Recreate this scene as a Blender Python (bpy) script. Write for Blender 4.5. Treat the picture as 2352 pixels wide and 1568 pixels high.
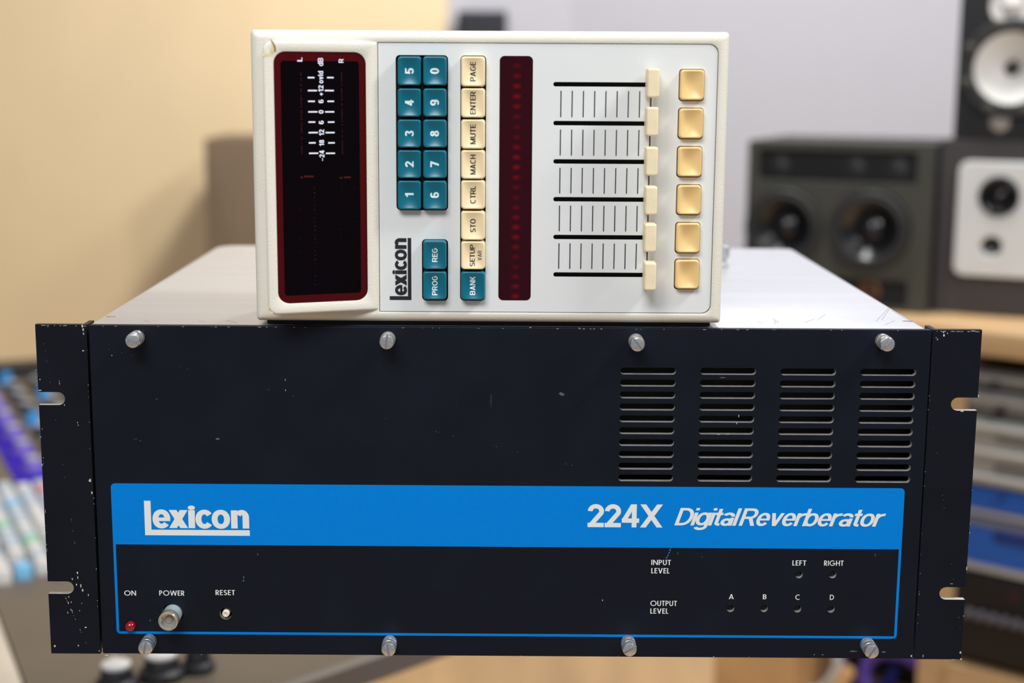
import bpy, bmesh, math, random
from mathutils import Vector, Matrix

for o in list(bpy.data.objects):
    bpy.data.objects.remove(o)
random.seed(7)
S = 0.001                      # everything below is written in millimetres
sc = bpy.context.scene
COL = sc.collection

# ------------------------------------------------------------------ camera
F_PX, CX, CY = 3423.88, 1176 - 44.06, 784 + 4.89
CAM = Vector((-5.669, -748.943, 303.205))
YAW, PITCH, ROLL = -0.00282, 0.178, 0.00552
fw = Vector((math.sin(YAW) * math.cos(PITCH), math.cos(YAW) * math.cos(PITCH), -math.sin(PITCH)))
rt0 = Vector((math.cos(YAW), -math.sin(YAW), 0))
up0 = rt0.cross(fw)
rt = rt0 * math.cos(ROLL) + up0 * math.sin(ROLL)
up = -rt0 * math.sin(ROLL) + up0 * math.cos(ROLL)
cd = bpy.data.cameras.new('camera')
cam = bpy.data.objects.new('camera', cd)
COL.objects.link(cam)
M = Matrix.Identity(4)
for i in range(3):
    M[i][0], M[i][1], M[i][2], M[i][3] = rt[i], up[i], -fw[i], CAM[i] * S
cam.matrix_world = M
cd.sensor_width = 36
cd.lens = F_PX / 2352 * 36
cd.shift_x = (1176 - CX) / 2352
cd.shift_y = (CY - 784) / 2352
cd.clip_start = 0.02
cd.dof.use_dof = True
cd.dof.focus_distance = 0.775
cd.dof.aperture_fstop = 5.0
sc.camera = cam

# ------------------------------------------------------------------ light
wd = bpy.data.worlds.new('world')
sc.world = wd
wd.use_nodes = True
wd.node_tree.nodes['Background'].inputs[0].default_value = (0.86, 0.90, 1.0, 1)
wd.node_tree.nodes['Background'].inputs[1].default_value = 0.2

def area(name, loc, target, size, power, col=(1, 0.97, 0.92)):
    d = bpy.data.lights.new(name, 'AREA')
    d.shape = 'RECTANGLE'
    d.size, d.size_y = size
    d.energy = power
    d.color = col
    o = bpy.data.objects.new(name, d)
    COL.objects.link(o)
    o.location = Vector(loc) * S
    o.rotation_euler = (Vector(target) - Vector(loc)).to_track_quat('-Z', 'Y').to_euler()
    return o
area('ceiling_and_fill_lamp', (1250, -350, 1550), (0, 100, 150), (0.35, 0.35), 26, (1, 0.98, 0.96))
area('ceiling_and_fill_lamp', (-380, -1330, 1600), (0, 0, 100), (1.2, 0.6), 33, (0.98, 0.99, 1.0))  # unseen front fill, added to brighten the upright faces and left rim
area('ceiling_and_fill_lamp', (1500, 1100, 1750), (700, 2600, 0), (0.5, 0.5), 17, (1, 0.98, 0.98))
area('ceiling_and_fill_lamp', (350, 1300, 1700), (-700, 2700, -300), (0.3, 0.3), 40, (1, 0.99, 0.97))

sc.view_settings.view_transform = 'Standard'
sc.view_settings.look = 'None'
sc.view_settings.exposure = 0.0
sc.view_settings.gamma = 1.0
sc.view_settings.use_curve_mapping = False

# ------------------------------------------------------------------ placing
def ray(px, py):
    return (fw + rt * ((px - CX) / F_PX) + up * (-(py - CY) / F_PX))
def at(px, py, y):
    d = ray(px, py)
    return CAM + d * ((y - CAM.y) / d.y)
def atz(px, py, z):
    d = ray(px, py)
    return CAM + d * ((z - CAM.z) / d.z)
def atplane(px, py, p0, n):
    d = ray(px, py)
    return CAM + d * ((Vector(p0) - CAM).dot(n) / d.dot(n))
def px_of(p):
    d = Vector(p) - CAM
    z = d.dot(fw)
    return CX + F_PX * d.dot(rt) / z, CY - F_PX * d.dot(up) / z

# ------------------------------------------------------------------ materials
def srgb(r, g, b):
    f = lambda c: (c / 12.92 if c <= 0.04045 else ((c + 0.055) / 1.055) ** 2.4)
    return (f(r / 255), f(g / 255), f(b / 255), 1)
MATS = {}
def mat(name, col, rough=0.5, metal=0.0, spec=0.5, coat=0.0, vary=0.06, vscale=8.0, bump=0.0, bscale=900.0,
        stretch=(1, 1, 1), emit=None, estr=0.0, trans=0.0, sss=0.0, rvary=0.0):
    if name in MATS:
        return MATS[name]
    m = bpy.data.materials.new(name)
    m.use_nodes = True
    nt = m.node_tree
    b = nt.nodes['Principled BSDF']
    b.inputs['Roughness'].default_value = rough
    b.inputs['Metallic'].default_value = metal
    b.inputs['Specular IOR Level'].default_value = spec
    b.inputs['Coat Weight'].default_value = coat
    b.inputs['Coat Roughness'].default_value = 0.08
    b.inputs['Transmission Weight'].default_value = trans
    if sss:
        b.inputs['Subsurface Weight'].default_value = sss
        b.inputs['Subsurface Radius'].default_value = (0.002, 0.0015, 0.001)
    tc = nt.nodes.new('ShaderNodeTexCoord')
    mp = nt.nodes.new('ShaderNodeMapping')
    mp.inputs['Scale'].default_value = stretch
    nt.links.new(tc.outputs['Object'], mp.inputs[0])
    nz = nt.nodes.new('ShaderNodeTexNoise')
    nz.inputs['Scale'].default_value = vscale
    nz.inputs['Detail'].default_value = 6
    nt.links.new(mp.outputs[0], nz.inputs['Vector'])
    rp = nt.nodes.new('ShaderNodeValToRGB')
    rp.color_ramp.elements[0].position = 0.3
    rp.color_ramp.elements[1].position = 0.7
    c = col
    rp.color_ramp.elements[0].color = (c[0] * (1 - vary), c[1] * (1 - vary), c[2] * (1 - vary), 1)
    rp.color_ramp.elements[1].color = (min(1, c[0] * (1 + vary)), min(1, c[1] * (1 + vary)), min(1, c[2] * (1 + vary)), 1)
    nt.links.new(nz.outputs['Fac'], rp.inputs[0])
    nt.links.new(rp.outputs[0], b.inputs['Base Color'])
    if rvary:
        ma = nt.nodes.new('ShaderNodeMapRange')
        ma.inputs['To Min'].default_value = rough - rvary
        ma.inputs['To Max'].default_value = rough + rvary
        nt.links.new(nz.outputs['Fac'], ma.inputs['Value'])
        nt.links.new(ma.outputs[0], b.inputs['Roughness'])
    if bump:
        n2 = nt.nodes.new('ShaderNodeTexNoise')
        n2.inputs['Scale'].default_value = bscale
        n2.inputs['Detail'].default_value = 4
        nt.links.new(mp.outputs[0], n2.inputs['Vector'])
        bp = nt.nodes.new('ShaderNodeBump')
        bp.inputs['Strength'].default_value = bump
        bp.inputs['Distance'].default_value = 0.0004
        nt.links.new(n2.outputs['Fac'], bp.inputs['Height'])
        nt.links.new(bp.outputs[0], b.inputs['Normal'])
    if emit:
        b.inputs['Emission Color'].default_value = emit
        b.inputs['Emission Strength'].default_value = estr
    MATS[name] = m
    return m

panel_black = mat('panel_black', srgb(10, 17, 30), 0.46, spec=0.28, vary=0.18, vscale=30, bump=0.06, bscale=2500, rvary=0.05)
ear_black = mat('ear_black', srgb(9, 15, 26), 0.46, spec=0.28, vary=0.2, vscale=40, bump=0.06, bscale=2500, rvary=0.05)
bare_edge = mat('bare_edge', srgb(182, 180, 176), 0.5, metal=0.35, vary=0.15, vscale=300)
chip_metal = mat('chip_metal', srgb(225, 222, 212), 0.4, metal=0.3, vary=0.25, vscale=500)
dull_scuff = mat('dull_scuff', srgb(88, 90, 96), 0.6, vary=0.3, vscale=800)
lid_metal = mat('lid_metal', srgb(206, 208, 215), 0.34, metal=0.45, spec=0.5, vary=0.04, vscale=60, stretch=(0.08, 1, 1), bump=0.05, bscale=900)
dark_metal = mat('dark_metal', srgb(16, 16, 18), 0.6, vary=0.1)
blue_print = mat('blue_print', srgb(0, 130, 222), 0.5, spec=0.1, vary=0.025, vscale=400)
white_print = mat('white_print', srgb(236, 240, 238), 0.55, vary=0.02)
black_print = mat('black_print', srgb(28, 30, 40), 0.5, vary=0.05)
chrome = mat('chrome', srgb(222, 222, 222), 0.24, metal=0.8, vary=0.12, vscale=600, bump=0.1, bscale=1500)
case_paint = mat('case_paint', srgb(229, 226, 213), 0.5, vary=0.025, vscale=25, bump=0.35, bscale=1100)
panel_white = mat('panel_white', srgb(229, 233, 233), 0.38, vary=0.02, vscale=25)
teal_key = mat('teal_key', srgb(2, 104, 126), 0.3, vary=0.05, vscale=120, spec=0.5)
cream_key = mat('cream_key', srgb(248, 228, 184), 0.36, vary=0.04, vscale=120)
tan_key = mat('tan_key', srgb(240, 205, 140), 0.3, vary=0.04, vscale=120)
slider_cream = mat('slider_cream', srgb(244, 228, 192), 0.4, vary=0.05, vscale=200)
well_black = mat('well_black', srgb(10, 10, 12), 0.6)
red_glass = mat('red_glass', srgb(72, 0, 4), 0.15, vary=0.1, spec=0.35)
black_glass = mat('black_glass', srgb(6, 1, 4), 0.15, vary=0.3, vscale=60, spec=0.16)
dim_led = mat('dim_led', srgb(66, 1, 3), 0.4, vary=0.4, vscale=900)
led_red = mat('led_red', srgb(150, 4, 22), 0.12, vary=0.1, coat=1.0)
button_grey = mat('button_grey', srgb(178, 196, 204), 0.3, vary=0.05)
button_clear = mat('button_clear', srgb(196, 192, 180), 0.15, metal=0.6, vary=0.1, vscale=200)
resin = mat('resin', srgb(214, 206, 160), 0.5, vary=0.2, vscale=400)
crack_brown = mat('crack_brown', srgb(150, 128, 70), 0.7, vary=0.3, vscale=300)
rubber = mat('rubber', srgb(26, 26, 24), 0.7)
stand_black = mat('stand_black', srgb(14, 14, 18), 0.5)

# ------------------------------------------------------------------ mesh helpers
class MB:
    def __init__(self):
        self.v, self.f, self.m = [], [], []
    def add(self, vs, fs, mi=0):
        b = len(self.v)
        self.v += [tuple(p) for p in vs]
        self.f += [tuple(b + i for i in f) for f in fs]
        self.m += [mi] * len(fs)
        return self
    def loft(self, rings, cap0=True, cap1=True, closed=True, mi=0):
        n = len(rings[0])
        vs = [p for r in rings for p in r]
        fs = []
        for k in range(len(rings) - 1):
            for i in range(n if closed else n - 1):
                j = (i + 1) % n
                fs.append((k * n + i, k * n + j, (k + 1) * n + j, (k + 1) * n + i))
        if cap0:
            fs.append(tuple(range(n - 1, -1, -1)))
        if cap1:
            fs.append(tuple((len(rings) - 1) * n + i for i in range(n)))
        return self.add(vs, fs, mi)
    def box(self, x0, y0, z0, x1, y1, z1, mi=0):
        vs = [(x, y, z) for z in (z0, z1) for y in (y0, y1) for x in (x0, x1)]
        fs = [(0, 2, 3, 1), (4, 5, 7, 6), (0, 1, 5, 4), (2, 6, 7, 3), (0, 4, 6, 2), (1, 3, 7, 5)]
        return self.add(vs, fs, mi)
    def rbox(self, x0, y0, z0, x1, y1, z1, r=2.0, mi=0, front_r=None):
        """box with rounded corners seen from -y and a rounded front edge"""
        e = front_r if front_r is not None else r
        rings = [[(x, y1, z) for x, z in rrect(x0, z0, x1, z1, r)]]
        for k in range(5):
            a = k / 4 * math.pi / 2
            ins = e * (1 - math.cos(a))
            y = y0 + e - e * math.sin(a)
            rings.append([(x, y, z) for x, z in rrect(x0 + ins, z0 + ins, x1 - ins, z1 - ins, max(r - ins, 0.01))])
        return self.loft(rings, mi=mi)
    def lathe(self, prof, c=(0, 0, 0), axis='y', n=32, mi=0, cap0=True, cap1=True):
        rings = []
        for r, t in prof:
            ring = []
            for i in range(n):
                a = 2 * math.pi * i / n
                if axis == 'y':
                    ring.append((c[0] + r * math.cos(a), c[1] + t, c[2] + r * math.sin(a)))
                else:
                    ring.append((c[0] + r * math.cos(a), c[1] + r * math.sin(a), c[2] + t))
            rings.append(ring)
        return self.loft(rings, cap0, cap1, mi=mi)
    def build(self, name, mats, parent=None, loc=(0, 0, 0), smooth=35, label=None):
        me = bpy.data.meshes.new(name)
        me.from_pydata([(x * S, y * S, z * S) for x, y, z in self.v], [], self.f)
        me.update()
        bm = bmesh.new()
        bm.from_mesh(me)
        bmesh.ops.recalc_face_normals(bm, faces=bm.faces)
        bm.to_mesh(me)
        bm.free()
        finish(me, mats, smooth)
        if isinstance(mats, (list, tuple)):
            for p, i in zip(me.polygons, self.m):
                p.material_index = i
        return link(name, me, parent, loc, label)

def finish(me, mats, smooth):
    for m in (mats if isinstance(mats, (list, tuple)) else [mats]):
        me.materials.append(m)
    if smooth:
        for p in me.polygons:
            p.use_smooth = True
        me.set_sharp_from_angle(angle=math.radians(smooth))

def link(name, me, parent=None, loc=(0, 0, 0), label=None, rot=None):
    o = bpy.data.objects.new(name, me)
    COL.objects.link(o)
    o.location = Vector(loc) * S
    if rot:
        o.rotation_euler = rot
    if parent:
        o.parent = parent
    if label:
        o['label'] = label
    return o

def thing(name, label, cat, loc=(0, 0, 0), rz=0.0, group=None):
    o = bpy.data.objects.new(name, None)
    COL.objects.link(o)
    o.empty_display_size = 0.05
    o.location = Vector(loc) * S
    o.rotation_euler = (0, 0, rz)
    o['label'], o['category'] = label, cat
    if group:
        o['group'] = group
    return o

def struct(o):
    o['kind'] = 'structure'
    return o

def rrect(x0, y0, x1, y1, r, n=6):
    rs = r if isinstance(r, (tuple, list)) else (r,) * 4          # bl, br, tr, tl
    out = []
    for (cx, cy, sx, sy, a0, q) in ((x0, y0, 1, 1, 180, rs[0]), (x1, y0, -1, 1, 270, rs[1]), (x1, y1, -1, -1, 0, rs[2]), (x0, y1, 1, -1, 90, rs[3])):
        for k in range(n + 1):
            a = math.radians(a0 + 90 * k / n)
            out.append((cx + sx * q + q * math.cos(a), cy + sy * q + q * math.sin(a)))
    return out

def rrect_fine(x0, y0, x1, y1, r, n=4, m=8):
    base = rrect(x0, y0, x1, y1, r, n)
    out = []
    for i in range(len(base)):
        a, b = base[i], base[(i + 1) % len(base)]
        out.append(a)
        if i % (n + 1) == n:
            out += [(a[0] + (b[0] - a[0]) * k / m, a[1] + (b[1] - a[1]) * k / m) for k in range(1, m)]
    return out

def slot_pts(x0, z0, x1, z1, n=8):
    r = (z1 - z0) / 2
    return rrect(x0, z0, x1, z1, r * 0.98, n)

def circ(cx, cz, r, n=28):
    return [(cx + r * math.cos(2 * math.pi * i / n), cz + r * math.sin(2 * math.pi * i / n)) for i in range(n)]

def plate(name, outline, holes, y0, y1, mats, parent, loc=(0, 0, 0), bevel=0.0, inner_mat=None, label=None):
    """flat plate in the xz plane from y0 (front) to y1, with real holes"""
    cu = bpy.data.curves.new(name, 'CURVE')
    cu.dimensions = '2D'
    cu.fill_mode = 'BOTH'
    cu.extrude = max((y1 - y0) / 2 - bevel, 0) * S
    cu.bevel_depth = bevel * S
    cu.bevel_resolution = 1
    cu.offset = -bevel * S
    for loop in [outline] + holes:
        sp = cu.splines.new('POLY')
        sp.points.add(len(loop) - 1)
        for p, q in zip(sp.points, loop):
            p.co = (q[0] * S, q[1] * S, 0, 1)
        sp.use_cyclic_u = True
    o = bpy.data.objects.new(name, cu)
    COL.objects.link(o)
    dg = bpy.context.evaluated_depsgraph_get()
    me = bpy.data.meshes.new_from_object(o.evaluated_get(dg))
    bpy.data.objects.remove(o)
    bpy.data.curves.remove(cu)
    me.name = name
    ym = (y0 + y1) / 2 * S
    for v in me.vertices:
        x, y, z = v.co
        v.co = (x, ym - z, y)
    me.materials.clear()
    finish(me, mats, 35)
    me.update()
    if inner_mat is not None:
        xs = [p[0] for p in outline]; zs = [p[1] for p in outline]
        bx0, bx1, bz0, bz1 = min(xs) + 0.6, max(xs) - 0.6, min(zs) + 0.6, max(zs) - 0.6
        for p in me.polygons:
            c = p.center / S
            if abs(p.normal.y) < 0.35 and (inner_mat == 'all' or (bx0 < c.x < bx1 and bz0 < c.z < bz1)):
                p.material_index = 1
    return link(name, me, parent, loc, label)

# ------------------------------------------------------------------ lettering: every glyph is a set of quads
def R_(x0, y0, x1, y1):
    return [[(x0, y0), (x1, y0), (x1, y1), (x0, y1)]]
def D_(xa, ya, xb, yb, w):
    return [[(xa, ya), (xa + w, ya), (xb + w, yb), (xb, yb)]]
def A_(cx, cy, rx, ry, a0, a1, sx, sy, n=None, e=1.0):
    n = n or max(4, int(abs(a1 - a0) / 12))
    q = []
    def pt(a, ax, ay):
        c, s = math.cos(math.radians(a)), math.sin(math.radians(a))
        return (cx + ax * math.copysign(abs(c) ** e, c), cy + ay * math.copysign(abs(s) ** e, s))
    for k in range(n):
        b0, b1 = a0 + (a1 - a0) * k / n, a0 + (a1 - a0) * (k + 1) / n
        q.append([pt(b0, rx, ry), pt(b1, rx, ry), pt(b1, rx - sx, ry - sy), pt(b0, rx - sx, ry - sy)])
    return q

def ribbon(cl, s, h):
    q, L_, R2 = [], [], []
    for i, (x, y) in enumerate(cl):
        a, b = cl[max(i - 1, 0)], cl[min(i + 1, len(cl) - 1)]
        t = Vector((b[0] - a[0], b[1] - a[1])).normalized()
        w = Vector((-t.y * s / 2, t.x * h / 2))
        L_.append((x + w.x, y + w.y)); R2.append((x - w.x, y - w.y))
    for i in range(len(cl) - 1):
        q.append([L_[i], L_[i + 1], R2[i + 1], R2[i]])
    return q

def glyph(c, s, style):
    """polygons and advance width at cap height 1, stem s"""
    h = s * (1.14 if style == 'wide' else 0.88)
    E = 0.92 if style in ('grotesk', 'wide') else 1.0
    geo = style == 'geo'
    xh = 0.74
    if c == 'A':
        W = 0.74 if not geo else 0.84
        return D_(0, 0, W / 2 - s * .55, 1, s * 1.1) + D_(W - s * 1.1, 0, W / 2 - s * .55, 1, s * 1.1) + R_(W * .22, .2, W * .78, .2 + h), W
    if c in 'BPR':
        W = 0.68 if not geo else 0.52
        mid = .5 if c == 'B' else .46
        t = (1 - mid + h) / 2
        g = R_(0, 0, s, 1) + R_(s * .9, 1 - h, W - t, 1) + R_(s * .9, mid - h * .5, W - t, mid + h * .5)
        t2 = (1 - mid + h * .5) / 2
        g += A_(W - t2 * 1.0, 1 - t2, t2 * .98, t2, -90, 90, s, h, e=E) + R_(s * .9, 1 - h, W - t2, 1) + R_(s * .9, 1 - 2 * t2, W - t2, 1 - 2 * t2 + h)
        if c == 'B':
            t3 = (mid + h * .5) / 2
            g += A_(W - t3 + .02, t3, t3, t3, -90, 90, s, h, e=E) + R_(s * .9, 0, W - t3 + .02, h)
            W += .02
        if c == 'R':
            if geo:
                g += D_(W - s * 1.15, 0, W * .36, mid, s * 1.15)
            else:
                g += D_(W - s * 1.0, 0, W * .46, mid, s * 1.1)
            W += .02
        return g, W
    if c in 'CGOQ0':
        W = {'C': .72, 'G': .76, 'O': .78, '0': .56}.get(c, .76)
        if geo:
            W = {'C': .8, 'G': 1.0, 'O': 1.04}.get(c, W)
        if c in 'O0':
            return A_(W / 2, .5, W / 2, .515, 0, 360, s, h, 36, E), W
        if c == 'C':
            return A_(W / 2 + (.1 if geo else 0), .5, W / 2 + (.1 if geo else 0), .515, 48 if not geo else 55, 312 if not geo else 305, s, h, 28, E), W
        return A_(W / 2, .5, W / 2, .515, 45, 352, s, h, 30, E) + R_(W * .52, .5 - h * .6, W, .5 + h * .4), W
    if c == 'D':
        W = .7 if not geo else .8
        t = .42 if not geo else .5
        return R_(0, 0, s, 1) + R_(s * .9, 0, W - t, h) + R_(s * .9, 1 - h, W - t, 1) + A_(W - t, .5, t, .5, -90, 90, s, h, 20, E), W
    if c in 'EFL':
        W = {'E': .56, 'F': .54, 'L': .52}[c] if not geo else {'E': .44, 'F': .42, 'L': .38}[c]
        g = R_(0, 0, s, 1)
        if c in 'EL':
            g += R_(s * .9, 0, W, h)
        if c in 'EF':
            g += R_(s * .9, 1 - h, W, 1) + R_(s * .9, .52 - h / 2, W * .93, .52 + h / 2)
        return g, W
    if c == 'H':
        W = .68
        return R_(0, 0, s, 1) + R_(W - s, 0, W, 1) + R_(s * .9, .5 - h / 2, W - s * .9, .5 + h / 2), W
    if c == 'I':
        return R_(0, 0, s, 1), s
    if c == 'K':
        W = .7
        return R_(0, 0, s, 1) + D_(s * .85, .36, W - s * 1.25, 1, s * 1.25) + D_(W - s * 1.2, 0, s * 1.25, .58, s * 1.2), W
    if c == 'M':
        W = .84
        return R_(0, 0, s, 1) + R_(W - s, 0, W, 1) + D_(W / 2 - s * .5, 0, 0, 1, s * 1.0) + D_(W / 2 - s * .5, 0, W - s, 1, s * 1.0), W
    if c == 'N':
        W = .7 if not geo else .76
        return R_(0, 0, s, 1) + R_(W - s, 0, W, 1) + D_(W - s * 1.15, 0, 0, 1, s * 1.15), W
    if c in 'S':
        W = .64 if not geo else .5
        r1, r2 = .5 * (.5 + h / 2) + .005, .5 * (.5 + h / 2)
        return (A_(W / 2, 1 - r1 + .01, W / 2 * .94, r1, 25, 272, s, h, 18, E) + A_(W / 2, r2 - .01, W / 2, r2, 92, -155, s, h, 18, E)), W
    if c == 'T':
        W = .6 if not geo else .5
        return R_(W / 2 - s / 2, 0, W / 2 + s / 2, 1) + R_(0, 1 - h, W, 1), W
    if c == 'U':
        W = .68 if not geo else .62
        return R_(0, .32, s, 1) + R_(W - s, .32, W, 1) + A_(W / 2, .32, W / 2, .335, 180, 360, s, h, 16, E), W
    if c in 'VW':
        if c == 'V':
            W = .7
            return D_(W / 2 - s * .55, 0, 0, 1, s * 1.1) + D_(W / 2 - s * .55, 0, W - s * 1.1, 1, s * 1.1), W
        W = 1.12
        q = W / 4
        g = []
        for a, b in ((q, 0), (q, 2 * q), (3 * q, 2 * q), (3 * q, W)):
            xb = 0 if b == 0 else (W - s if b == W else b - s / 2)
            g += D_(a - s / 2, 0, xb, 1, s)
        return g, W
    if c == 'X':
        W = .78
        return D_(0, 0, W - s * 1.22, 1, s * 1.22) + D_(W - s * 1.22, 0, 0, 1, s * 1.22), W
    # ---- digits
    if c == '1':
        return R_(.2, 0, .2 + s, 1) + R_(.02, .68, .22, .68 + h * .85) + D_(.1, .68 + h * .5, .2, 1, s * .8), .2 + s
    if c == '2':
        W = .56
        ax, ay = W / 2 - s / 2, .31 - h / 2
        cl = [(W / 2 + ax * math.cos(math.radians(t)), .69 + ay * math.sin(math.radians(t))) for t in range(178, -31, -11)]
        x3, y3 = cl[-1]
        x0_, y0_ = s * .62, h * .45
        for k in range(1, 7):
            t = k / 6
            cl.append((x3 + (x0_ - x3) * t - .05 * math.sin(math.pi * t) * 0 , y3 + (y0_ - y3) * t))
        return ribbon(cl, s, h) + R_(0, 0, W, h), W
    if c == '3':
        W = .56
        return A_(W / 2, .745, W / 2 * .95, .265, 165, -90, s, h, 16, E) + A_(W / 2, .275, W / 2, .285, 90, -165, s, h, 16, E), W
    if c == '4':
        W = .6
        return R_(W - s * 1.55, 0, W - s * .55, 1) + R_(0, .2, W, .2 + h) + D_(0, .2 + h * .7, W - s * 1.75, 1, s * 1.1), W
    if c == '5':
        W = .56
        return R_(W * .12, 1 - h, W * .95, 1) + D_(W * .03, .42, W * .12, 1, s * .9) + A_(W / 2, .33, W / 2, .335, 140, -160, s, h, 20, E), W
    if c in '69':
        W = .56
        g = A_(W / 2, .32, W / 2, .33, 0, 360, s, h, 28, E) + A_(W / 2, .66, W / 2, .35, 35, 180, s, h, 12, E) + R_(0, .3, s, .68)
        if c == '9':
            g = [[(W - x, 1 - y) for x, y in q] for q in g]
        return g, W
    if c == '7':
        W = .54
        return R_(0, 1 - h, W, 1) + D_(W * .2, 0, W - s * 1.05, 1 - h * .6, s * 1.05), W
    if c == '8':
        W = .56
        return A_(W / 2, .755, W / 2 * .92, .255, 0, 360, s, h, 26, E) + A_(W / 2, .28, W / 2, .29, 0, 360, s, h, 26, E), W
    if c == '+':
        return R_(0, .34, .5, .34 + h * .9) + R_(.25 - s * .45, .09, .25 + s * .45, .34 + h * .45 + .25 + .04), .5
    if c == '-':
        return R_(0, .32, .5, .32 + h * .8), .5
    # ---- lower case
    if c == 'a':
        W = .56
        return (R_(W - s - .02, 0, W - .02, xh * .62) + A_(W / 2 - .01, xh - .22, W / 2 - .01, .235, 158, 0, s, h, 12, E)
                + A_(.25, .205, .25, .218, 0, 360, s, h * .95, 24, E) + R_(.22, .415 - h * .8, W - s, .415)), W
    if c == 'b':
        W = .6
        return R_(0, 0, s, 1) + A_(W / 2 + .01, xh / 2, W / 2, xh / 2 + .012, 0, 360, s, h, 30, E), W + .01
    if c == 'd':
        W = .6
        return R_(W - s, 0, W, 1) + A_(W / 2 - .01, xh / 2, W / 2, xh / 2 + .012, 0, 360, s, h, 30, E), W
    if c == 'c':
        W = .56
        return A_(W / 2 + .02, xh / 2, W / 2 + .02, xh / 2 + .012, 42, 318, s, h, 24, E), W
    if c == 'e':
        W = .57
        return A_(W / 2, xh / 2, W / 2, xh / 2 + .012, 0, 325, s, h, 28, E) + R_(s * .6, xh / 2 - h * .42, W - s * .04, xh / 2 + h * .36), W
    if c == 'g':
        W = .6
        return (R_(W - s, -.05, W, xh) + A_(W / 2 - .01, xh / 2 + .01, W / 2, xh / 2 + .005, 0, 360, s, h, 30, E)
                + A_(W / 2, -.03, W / 2, .235, 0, -160, s, h, 14, E)), W
    if c == 'i':
        return R_(0, 0, s, xh) + R_(0, 1 - h * .95, s, 1), s
    if c == 'l':
        return R_(0, 0, s, 1), s
    if c == 'n':
        W = .57
        return R_(0, 0, s, xh) + R_(W - s, 0, W, xh - .24) + A_(W / 2 + .01, xh - .26, W / 2 - .01, .272, 0, 165, s, h, 14, E), W
    if c == 'o':
        W = .6
        return A_(W / 2, xh / 2, W / 2, xh / 2 + .012, 0, 360, s, h, 30, E), W
    if c == 'r':
        W = .38
        return R_(0, 0, s, xh) + A_(W + .02, xh - .3, W + .02 - s * .1, .31, 95, 170, s, h, 8, E) + R_(W * .85, xh + .01 - h, W + .02, xh + .01), W
    if c == 't':
        W = .34
        return R_(.09, .14, .09 + s, .96) + R_(0, xh - h, W, xh) + A_(.09 + s + .06, .17, s + .06, .178, 180, 275, s, h, 8, E) + R_(.09 + s + .05, -.008, W, h - .008), W
    if c == 'v':
        W = .56
        return D_(W / 2 - s * .52, 0, 0, xh, s * 1.04) + D_(W / 2 - s * .52, 0, W - s * 1.04, xh, s * 1.04), W
    if c == 'x':
        W = .62
        return D_(0, 0, W - s * 1.25, xh, s * 1.25) + D_(W - s * 1.25, 0, 0, xh, s * 1.25), W
    return [], .3

def words(txt, s=0.17, style='grotesk', track=0.1, shear=0.0):
    out, x = [], 0.0
    for c in txt:
        if c == ' ':
            x += .12
            continue
        g, w = glyph(c, s, style)
        out += [[(x + px + py * shear, py) for px, py in q] for q in g]
        x += w + track
    return out

def fit(polys, u0, v0, u1, v1, base=None):
    """scale the word into the box u0..u1 x v0..v1 (v range = cap height unless base is given)"""
    xs = [p[0] for q in polys for p in q]
    x0, x1 = min(xs), max(xs)
    return [[(u0 + (x - x0) / (x1 - x0) * (u1 - u0), v0 + y * (v1 - v0)) for x, y in q] for q in polys]

def print_mesh(name, polys, fn, m, parent, loc=(0, 0, 0), step=None, label=None):
    """lay quads on a surface: fn(u, v, lift) -> local point"""
    vs, fs = [], []
    for k, q in enumerate(polys):
        lift = 0.05 + 0.0004 * k
        if len(q) == 4 and step:
            a, b, c, d = [Vector((p[0], p[1], 0)) for p in q]
            nu = max(1, int(math.ceil(max((b - a).length, (c - d).length) / step)))
            nv = max(1, int(math.ceil(max((d - a).length, (c - b).length) / step)))
        else:
            nu = nv = 0
        b0 = len(vs)
        if nu == 0:
            vs += [fn(p[0], p[1], lift) for p in q]
            fs.append(tuple(range(b0, b0 + len(q))))
        else:
            for j in range(nv + 1):
                for i in range(nu + 1):
                    s, t = i / nu, j / nv
                    p = (a * (1 - s) + b * s) * (1 - t) + (d * (1 - s) + c * s) * t
                    vs.append(fn(p.x, p.y, lift))
            for j in range(nv):
                for i in range(nu):
                    o = b0 + j * (nu + 1) + i
                    fs.append((o, o + 1, o + nu + 2, o + nu + 1))
    me = bpy.data.meshes.new(name)
    me.from_pydata([(x * S, y * S, z * S) for x, y, z in vs], [], fs)
    me.update()
    me.materials.append(m)
    return link(name, me, parent, loc, label)

def logo_polys():
    """underlined wordmark, unit box measured from the front panel: 895 wide, 290 high"""
    W, H = 895.0, 290.0
    s = 52.0
    g = [[(0, 0), (W, 0), (W, 47), (0, 47)], [(0, 47), (56, 47), (56, H), (0, H)]]
    def ring(x0, x1, a0=0, a1=360, sx=50, sy=40, n=36):
        return A_((x0 + x1) / 2, 138, (x1 - x0) / 2, 80, a0, a1, sx, sy, n, 0.95)
    g += ring(68, 220, 0, 322) + R_(112, 120, 218, 150)
    g += D_(208, 62, 303, 214, 66) + D_(303, 62, 208, 214, 66)
    g += R_(374, 62, 430, 214) + A_(402, 234, 31, 18, 0, 360, 30.9, 17.9, 20)
    g += ring(435, 588, 36, 324)
    g += ring(573, 729)
    g += R_(738, 62, 793, 214) + R_(836, 62, 892, 150) + A_(829, 150, 63, 68, 0, 150, 55, 42, 16, 0.95)
    return [[(x / W, y / H) for x, y in q] for q in g]

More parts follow.
